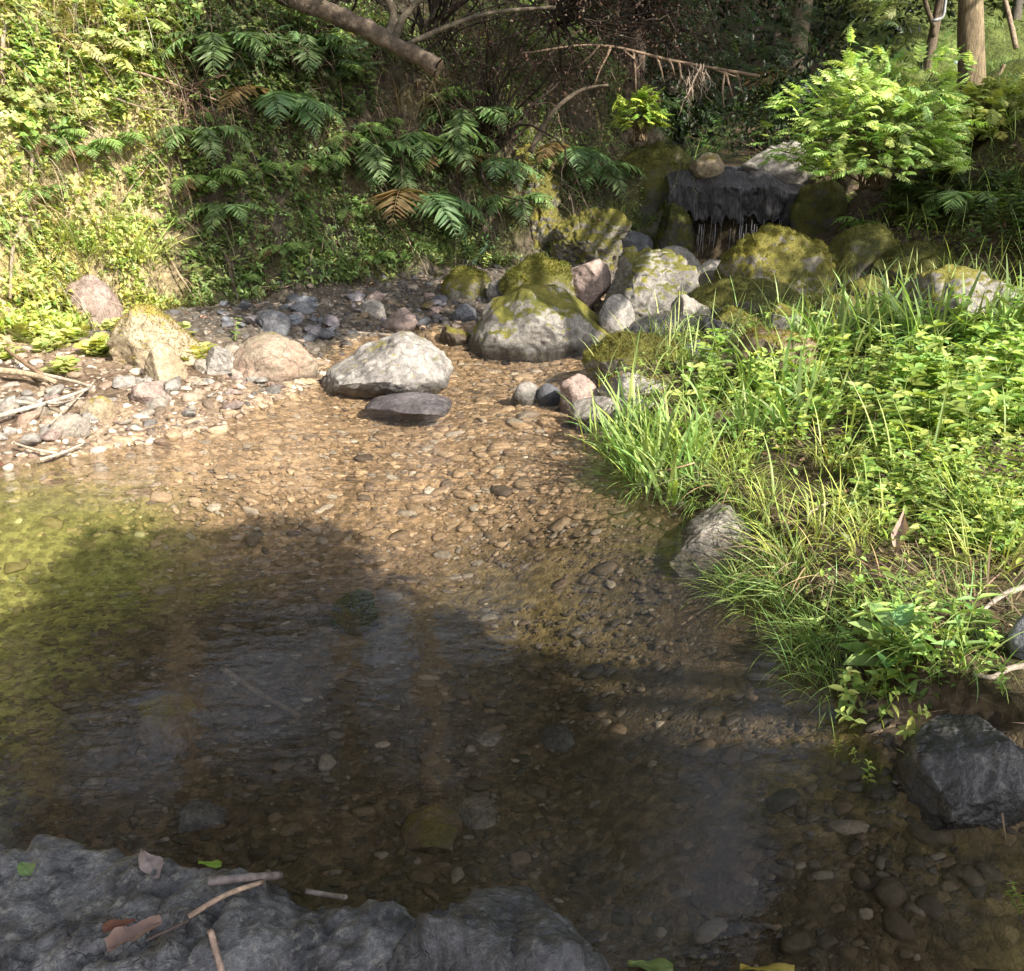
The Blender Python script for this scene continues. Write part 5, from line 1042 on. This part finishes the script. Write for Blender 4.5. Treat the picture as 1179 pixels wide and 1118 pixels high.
# ------------------------------------------------------------------ leafy bushes at right
rng = np.random.default_rng(106)
CT = [compound_template(11, rng, .30, 1.5), compound_template(9, rng, .36, 1.4), compound_template(12, rng, .26, 1.5)]
def frond_bush(base,  size, n, L, col, label, tone=.25, name='leafy_bush', hollow=.35, droopy=.3):
    rng = np.random.default_rng(len(label) * 7 + n); o = empty(name, base); tag(o, label, 'bush'); mb = MB(); st = MB(); size = np.array(size)
    d = unit(rng.normal(0, 1, (n, 3))); d[:, 2] = np.abs(d[:, 2]) * 1.1 - .25; d = unit(d); rad = hollow + (1 - hollow) * rng.random(n) ** .5
    rad = rad * (1 + .55 * fbm(d * 2.4, 3, int(rng.integers(99)))); P = d * rad[:, None] * size * np.array([1, 1, 1]) + (0, 0, size[2] * .28)
    ax = unit(d * (1, 1, .5) + rng.normal(0, .35, (n, 3)) + (0, 0, .15 - droopy)); l = L * rng.uniform(.6, 1.25, n)
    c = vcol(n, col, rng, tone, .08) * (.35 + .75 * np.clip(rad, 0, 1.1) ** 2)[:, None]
    for k in range(3):
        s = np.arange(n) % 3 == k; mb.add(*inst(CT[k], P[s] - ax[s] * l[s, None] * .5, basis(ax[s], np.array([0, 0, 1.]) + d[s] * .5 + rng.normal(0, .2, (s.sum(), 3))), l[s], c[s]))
    for k in range(26):
        e = P[int(rng.integers(n))]; st.add(*tube(smooth_line([rng.normal(0, .05, 3) * (1, 1, 0) - (0, 0, .1), e * (.35, .35, .55) + rng.normal(0, .04, 3), e], 8), np.linspace(.012, .004, 8), (.14, .10, .06), 5))
    mb.build('foliage', LEAF, o, False); st.build('stems', BARK, o); return o
b = at_depth(1006, 205, 8.5); frond_bush(b, (.80, .62, .80), 1350, .20, (.46, .60, .21), 'big bright yellow green bush with feathery leaves above the mossy boulders')
b = at_depth(1145, 165, 9.0); frond_bush(b, (.66, .6, .5), 800, .21, (.55, .62, .19), 'low spreading sunny bush at the foot of the thick trunk')
b = hit(960, 235); frond_bush(b + (-.05, 0, 0), (.42, .4, .35), 120, .25, (.28, .36, .10), 'small leafy bush under the big bright bush by the fall')
b = at_depth(1120, 245, 8.2); frond_bush(b, (.8, .5, .28), 200, .28, (.05, .075, .02), 'dark olive bush in the shade of the right bank')
b = hit(920, 150); frond_bush(b + (0, .5, 0), (.5, .5, .4), 110, .25, (.06, .10, .045), 'dim bluish green bush in the ravine behind the grey boulder')
b = at_depth(738, 150, 9.3); frond_bush(b, (.24, .2, .3), 110, .2, (.36, .46, .09), 'vivid sunlit bush between the earth knob and the ravine')
b = hit(800, 140); frond_bush(b + (.05, .2, -.1), (.6, .5, .5), 170, .22, (.03, .055, .02), 'shaded green bush on the ravine side left of the fall')
b = hit(70, 60); frond_bush(b + (0, .1, -.1), (.6, .4, .42), 150, .24, (.50, .50, .20), 'yellow green bush in full sun at the upper left')
b = hit(150, 55); frond_bush(b + (0, .1, -.1), (.45, .4, .32), 140, .22, (.36, .44, .12), 'bright green leafy bush right of the yellow green one at upper left')
b = hit(20, 130); frond_bush(b + (0, .1, -.1), (.4, .35, .35), 100, .22, (.48, .47, .17), 'pale yellow bush behind the thick vine at the left edge')
b = hit(340, 80); frond_bush(b + (0, .1, -.1), (.6, .4, .35), 150, .24, (.10, .16, .07), 'bluish green bush in the shade under the fallen log')
b = hit(270, 70); frond_bush(b + (0, .1, -.1), (.5, .4, .32), 130, .22, (.10, .15, .06), 'dull green bush in the shade right of the bright leafy bush')

# ------------------------------------------------------------------ trees
def limb_tree(base, top, r0, r1, label, limbs, name='tree', col=(.20, .16, .11), sides=16, crown=None, mat=TRUNK, flare=.5):
    o = empty(name, base); tag(o, label, 'tree'); n = 26; base = np.array(base); top = np.array(top); L = smooth_line([base - (0, 0, .25), base * .6 + top * .4 + rng.normal(0, .06, 3), top], n) - base
    r = np.linspace(r0, r1, n) * (1 + flare * np.exp(-np.arange(n) / 2.0)); mb = MB(); mb.add(*tube(L, r, col, sides, .22, int(rng.integers(99)))); 
    for P, ra, rb in limbs: mb.add(*tube(smooth_line(np.array(P) - base, 14), np.linspace(ra, rb, 14), col, 8, .2, 4))
    mb.build('trunk', mat, o)
    if crown:
        V, F, C = crown; link('crown', to_mesh('crown', V - base, F, C, False), LEAF, o)
    return o
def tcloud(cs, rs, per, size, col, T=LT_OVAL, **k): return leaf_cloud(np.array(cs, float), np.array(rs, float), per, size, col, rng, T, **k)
b = hit(1122, 98); D = b[1]; up = np.array([-1.1, .3, 5.2])
cc = b + up + rng.normal(0, 1, (60, 3)) * (1.3, 1.3, .8) + (0, 0, .4)
limb_tree(b, b + up, .135, .11, 'thick ochre barked tree trunk standing on the far right terrace', [([b + up * .7, b + up * .8 + (.5, .2, .4), b + up + (1.2, .3, .8)], .06, .02), ([b + up * .75, b + up * .9 + (-.6, .1, .3), b + up + (-1.3, 0, .7)], .06, .02), ([b + (.16, -.1, -.05), b + (.22, -.12, .12), b + (.26, -.12, .22)], .035, .02)], col=(.24, .185, .115), crown=tcloud(cc, np.full(60, .45), 40, .09, (.08, .12, .03)))
b = hit(1068, 82); up = np.array([.0, .3, 4.6]); cc = b + up + rng.normal(0, 1, (40, 3)) * (1.0, 1.0, .7) + (0, 0, .3)
lt = limb_tree(b, b + up, .085, .06, 'slimmer dark forked tree left of the thick ochre trunk', [([b + (0, 0, .75), b + (-.25, -.05, 1.15), b + (-.45, -.1, 1.9)], .045, .03), ([b + (0, 0, .6), b + (.05, .05, 1.3), b + (.12, 0, 2.2)], .05, .03)], col=(.17, .13, .09), crown=tcloud(cc, np.full(40, .4), 36, .08, (.09, .13, .03)))
b = hit(1178, 40); limb_tree(b + (.1, .6, 0), b + (.4, .8, 4.0), .1, .07, 'slim grey tree at the far right edge of the terrace', [], col=(.15, .13, .11))
# evergreen with drooping sprays over the ravine
CTN = compound_template(16, rng, .22, 1.0, leaf=LT_NEEDLE)
ev = np.array([1.55, 13.2, 2.2]); ev[2] = hz(ev[0], ev[1])
sp_px = in_poly(300, [(735, -60), (760, 40), (790, 75), (830, 100), (870, 85), (905, 55), (935, 10), (930, -60)], rng); dep = rng.uniform(9.6, 11.6, 300); P = np.array([at_depth(a[0], a[1], d) for a, d in zip(sp_px, dep)])
ax = unit(rng.normal(0, .5, (300, 3)) + (.6, -.5, -.35)); mb = MB(); l = rng.uniform(.2, .42, 300); mb.add(*inst(CTN, P, basis(ax, np.array([0, 0, 1.]) + rng.normal(0, .2, (300, 3))), l, vcol(300, (.055, .085, .036), rng, .45)))
V, F, C = mb.arrays(); lim = [([ev + (0, 0, 2.2), (1.9, 12.2, 3.6), p], .05, .008) for p in P[:14]]
limb_tree(ev, ev + (.1, -.1, 4.5), .16, .09, 'evergreen with fine drooping sprays hanging over the ravine', lim, col=(.08, .06, .045), crown=(V, F, C))
# sprays of the forked tree that reach into view
q = in_poly(60, [(980, -40), (985, 15), (1010, 25), (1050, 10), (1060, -40)], rng); P = np.array([at_depth(a[0], a[1], d) for a, d in zip(q, rng.uniform(10.5, 11.5, 60))]); mb = MB()
mb.add(*inst(CT[1], P, basis(unit(rng.normal(0, .5, (60, 3)) + (-.6, -.3, -.2)), np.array([0, 0, 1.]) + rng.normal(0, .2, (60, 3))), rng.uniform(.2, .35, 60), vcol(60, (.32, .38, .15), rng, .3)))
V, F, C = mb.arrays(); link('sprays', to_mesh('sprays', V - np.array(lt.location), F, C, False), LEAF, lt)

# far terrace: grass, pipe, stake, a scrap of litter
n = 9000; q = scatter_xy(n, 3.5, 11, 9.5, 22, lambda x, y: (samp(SRG, x, y) > 1.2) & infr(x, y, 1.1), rng); P = np.stack([q[:, 0], q[:, 1], hz(q[:, 0], q[:, 1])], 1); c = vcol(n, (.13, .19, .05), rng, .3); mb = MB()
mb.add(*blades(n, P, rng.uniform(0, 6.28, n), rng.uniform(.1, .8, n), rng.uniform(.2, 1.2, n), rng.uniform(.08, .2, n), rng.uniform(.006, .012, n), c * .8, c * 1.2, 4)); tag(mb.build('terrace_grass', LEAF, smooth=False), kind='stuff')
m, nt, out = nmat('grey_plastic'); p = nd(nt, 'ShaderNodeBsdfPrincipled'); p.inputs['Base Color'].default_value = (.34, .35, .36, 1); p.inputs['Roughness'].default_value = .4; nt.links.new(p.outputs[0], out.inputs[0]); PLASTIC = m
m, nt, out = nmat('pale_blue_plastic'); p = nd(nt, 'ShaderNodeBsdfPrincipled'); p.inputs['Base Color'].default_value = (.45, .58, .68, 1); p.inputs['Roughness'].default_value = .35; nt.links.new(p.outputs[0], out.inputs[0]); BLUEP = m
P = [at_depth(1089, -40, 15), at_depth(1088, 6, 15), at_depth(1085, 20, 15), at_depth(1074, 24, 15)]; b0 = P[0]; mb = MB(); mb.add(*tube(smooth_line(P, 16) - b0, np.full(16, .022), (1, 1, 1), 8)); o = mb.build('drain_pipe', PLASTIC); o.location = b0; tag(o, 'pale bent drain pipe coming down between the two terrace trees', 'pipe')
stick('stake', np.array([at_depth(1155, -8, 13.5), at_depth(1164, 28, 13.4), at_depth(1170, 56, 13.3)]), .03, .034, (.36, .27, .2), 'brown wooden stake leaning on the far terrace at right', 'stake', BARK, 10, 8, .12)
V, F = rock_shape(301, 3, 8, .7, .15, (.10, .07, .05)); o = link('plastic_bag', to_mesh('plastic_bag', V, F), BLUEP); o.location = off_line([(1102, 72)], .03)[0]; tag(o, 'scrap of pale blue plastic left of the thick trunk foot', 'litter')
V, F = rock_shape(302, 3, 8, .7, .2, (.07, .06, .05)); o = link('plastic_bag', to_mesh('plastic_bag', V, F), PLASTIC); o.location = off_line([(1034, 34)], .03)[0]; tag(o, 'scrap of whitish plastic in the dark shrubs left of the forked tree', 'litter')

# dark wood closing the valley behind
rng = np.random.default_rng(107)
cs = []; 
for k in range(900):
    x = rng.uniform(-9, 14); y = rng.uniform(13.5, 25); 
    if x > 4.6 + (y - 13) * .25 and y < 19: continue
    if samp(SRG, x, y) > 0 and y < 17: continue
    z = hz(x, y) + abs(rng.normal(0, 1.0)) * (1.0 if y < 18 else 1.6); cs.append((x, y, z))
cs = np.array(cs); V = tcloud(cs, rng.uniform(.35, .8, len(cs)), 60, .13, (.016, .026, .010), var=.4)
mb = MB(); mb.add(*V); tag(mb.build('far_woods', LEAF, smooth=False), kind='stuff')
for k, (px, py, Y, s) in enumerate([(900, 70, 13.5, .7), (950, 55, 14.0, .7), (1000, 60, 13.2, .6), (1035, 75, 12.6, .45)]):
    c = at_depth(px, py, Y); c[2] = hz(c[0], c[1]); cl = c + np.abs(rng.normal(0, 1, (26, 3))) * (0, 0, s * .7) + rng.normal(0, 1, (26, 3)) * (s * .6, s * .5, 0)
    o = empty('dark_shrub', c); tag(o, ['dark shrub deepest in the ravine behind the grey boulder', 'dark shrub behind the big bright bush toward the ravine', 'dark shrub behind the top of the big bright bush', 'small dark shrub at the foot of the forked tree'][k], 'shrub')
    V, F, C = tcloud(cl, np.full(26, s * .4), 55, .07, (.035, .06, .02)); link('foliage', to_mesh('foliage', V - c, F, C, False), LEAF, o); mb = MB()
    for j in range(8): mb.add(*tube(smooth_line([(0, 0, -.1), (cl[j] - c) * .5 + rng.normal(0, .05, 3), cl[j] - c], 7), np.linspace(.02, .006, 7), (.08, .06, .04), 5))
    mb.build('stems', BARK, o)

# ------------------------------------------------------------------ trees above and behind the viewer: their crowns shade the pool, the bank and the fall
rng = np.random.default_rng(108)
def shade(poly, n, t0, t1, z=None):
    q = in_poly(n, poly, rng); P = hits(q[:, 0], q[:, 1]) if z is None else np.array([at_height(a, b, z) for a, b in q]); return P + SUN * rng.uniform(t0, t1, (n, 1))
def ground_shade(poly, n, t0, t1):
    """even over the ground itself, not over the photo"""
    Q = np.array([at_height(a, b, 0)[:2] for a, b in poly]); P = in_poly(n, Q, rng); return np.concatenate([P, np.zeros((n, 1))], 1) + SUN * rng.uniform(t0, t1, (n, 1))
def shade_tree(base, fork, centres, rad, per, size, col, label):
    base = np.array(base, float); base[2] = hz(base[0], base[1]); fork = np.array(fork, float); k = rng.choice(len(centres), min(12, len(centres)), replace=False)
    lim = [([fork * .85 + base * .15, (fork + centres[i]) / 2 + (0, 0, .3), centres[i]], .05, .012) for i in k]
    limb_tree(base, fork, .16, .11, label, lim, crown=tcloud(centres, rad * rng.uniform(.7, 1.3, len(centres)), per, size, col))
POOL = [(-400, 960), (40, 930), (70, 780), (95, 640), (110, 606), (155, 598), (250, 586), (330, 574), (395, 568), (440, 592), (515, 648), (630, 698), (700, 728), (745, 785), (830, 850), (950, 895), (1060, 930), (1300, 960), (1400, 1300), (-400, 1300)]
A = ground_shade(POOL, 900, 4.2, 5.8)
shade_tree((5.2, -1.0, 0), (4.6, -1.0, 3.6), A[A[:, 0] > 2.3], .13, 36, .09, (.07, .11, .03), 'leafy tree on the near right bank whose crown shades the pool')
shade_tree((1.2, -3.6, 0), (1.3, -2.6, 3.6), A[A[:, 0] <= 2.3], .13, 36, .09, (.08, .12, .03), 'leafy tree behind the near shelf shading the left of the pool')
B = np.concatenate([shade([(205, -20), (620, -20), (640, 60), (560, 150), (570, 300), (530, 335), (330, 350), (270, 345), (215, 270), (215, 150)], 135, 6.0, 8.5),
    shade([(600, -10), (880, -10), (900, 60), (740, 80), (600, 100)], 110, 6, 8), shade([(240, 340), (500, 330), (520, 385), (400, 390), (260, 372)], 26, 6, 8)])
shade_tree((5.6, 2.4, 0), (4.2, 3.0, 5.0), B, .26, 44, .13, (.07, .11, .03), 'tall leafy tree on the right bank arching over the stream')
Cc = np.concatenate([shade([(760, 208), (900, 212), (900, 330), (800, 320), (690, 250), (720, 180)], 46, 6.5, 8.5), shade([(1000, 225), (1179, 215), (1179, 325), (1010, 310)], 34, 5.5, 7.5), shade([(840, 292), (950, 300), (930, 370), (800, 360), (800, 320)], 24, 5.5, 7),
    shade([(830, 10), (960, 10), (930, 135), (840, 140), (760, 150), (770, 60)], 110, 6, 9), shade([(950, 20), (1060, 20), (1060, 70), (960, 70)], 14, 7, 9)])
dz = in_poly(150, [(560, -60), (960, -60), (945, 120), (850, 135), (760, 150), (640, 60)], rng); Cc = np.concatenate([Cc, np.array([at_depth(a, b, d) for (a, b), d in zip(dz, rng.uniform(9.3, 12.5, 150))]) + SUN * rng.uniform(4.5, 7.5, (150, 1))])
shade_tree((7.6, 3.6, 0), (7.0, 4.4, 5.0), Cc, .30, 60, .12, (.07, .11, .03), 'tall leafy tree right of the view shading the fall and the right bank')

# the wood on top of the banks: crowns above the frame that the water mirrors
rng = np.random.default_rng(109)
for (x, y, ht, cr, lb) in ((-6.0, 9.5, 6.5, 2.2, 'broad leafy tree on the left bank above the sunny bushes'), (-2.6, 12.6, 7.5, 2.6, 'tall dark leafy tree on the bank top above the log'), (.6, 15.5, 8.0, 2.8, 'tall dark leafy tree at the head of the ravine'),
        (5.2, 18.5, 8.5, 2.8, 'tall leafy tree at the back of the far terrace'), (9.8, 15.5, 8.0, 2.6, 'broad leafy tree on the hillside at the right'), (-4.4, 10.4, 6.2, 2.5, 'round leafy tree on the bank top between the sunny bushes and the log'), (-1.3, 11.4, 10.5, 3.0, 'tallest leafy tree rising behind the thicket of dead twigs'), (1.1, 18.2, 13.5, 3.4, 'very tall leafy tree deep in the ravine'), (-8.5, 5.0, 6.5, 2.2, 'leafy tree on the left bank outside the sunny beach')):
    b = np.array([x, y, float(hz(x, y))]); top = b + (0, 0, ht * .72); cs = b + (0, 0, ht * .85) + rng.normal(0, .52, (95, 3)) * np.array([cr, cr, cr * .8]); cs[:, 2] = np.maximum(cs[:, 2], max(b[2] + 1.6, 1.6 + .16 * y))
    limb_tree(b, top, .2, .12, lb, [([b + (0, 0, ht * .5), (b + (0, 0, ht * .6) + cs[i]) / 2 + (0, 0, .2), cs[i]], .06, .015) for i in range(10)], crown=tcloud(cs, rng.uniform(.5, .9, 95), 70, .17, (.05, .075, .022)))
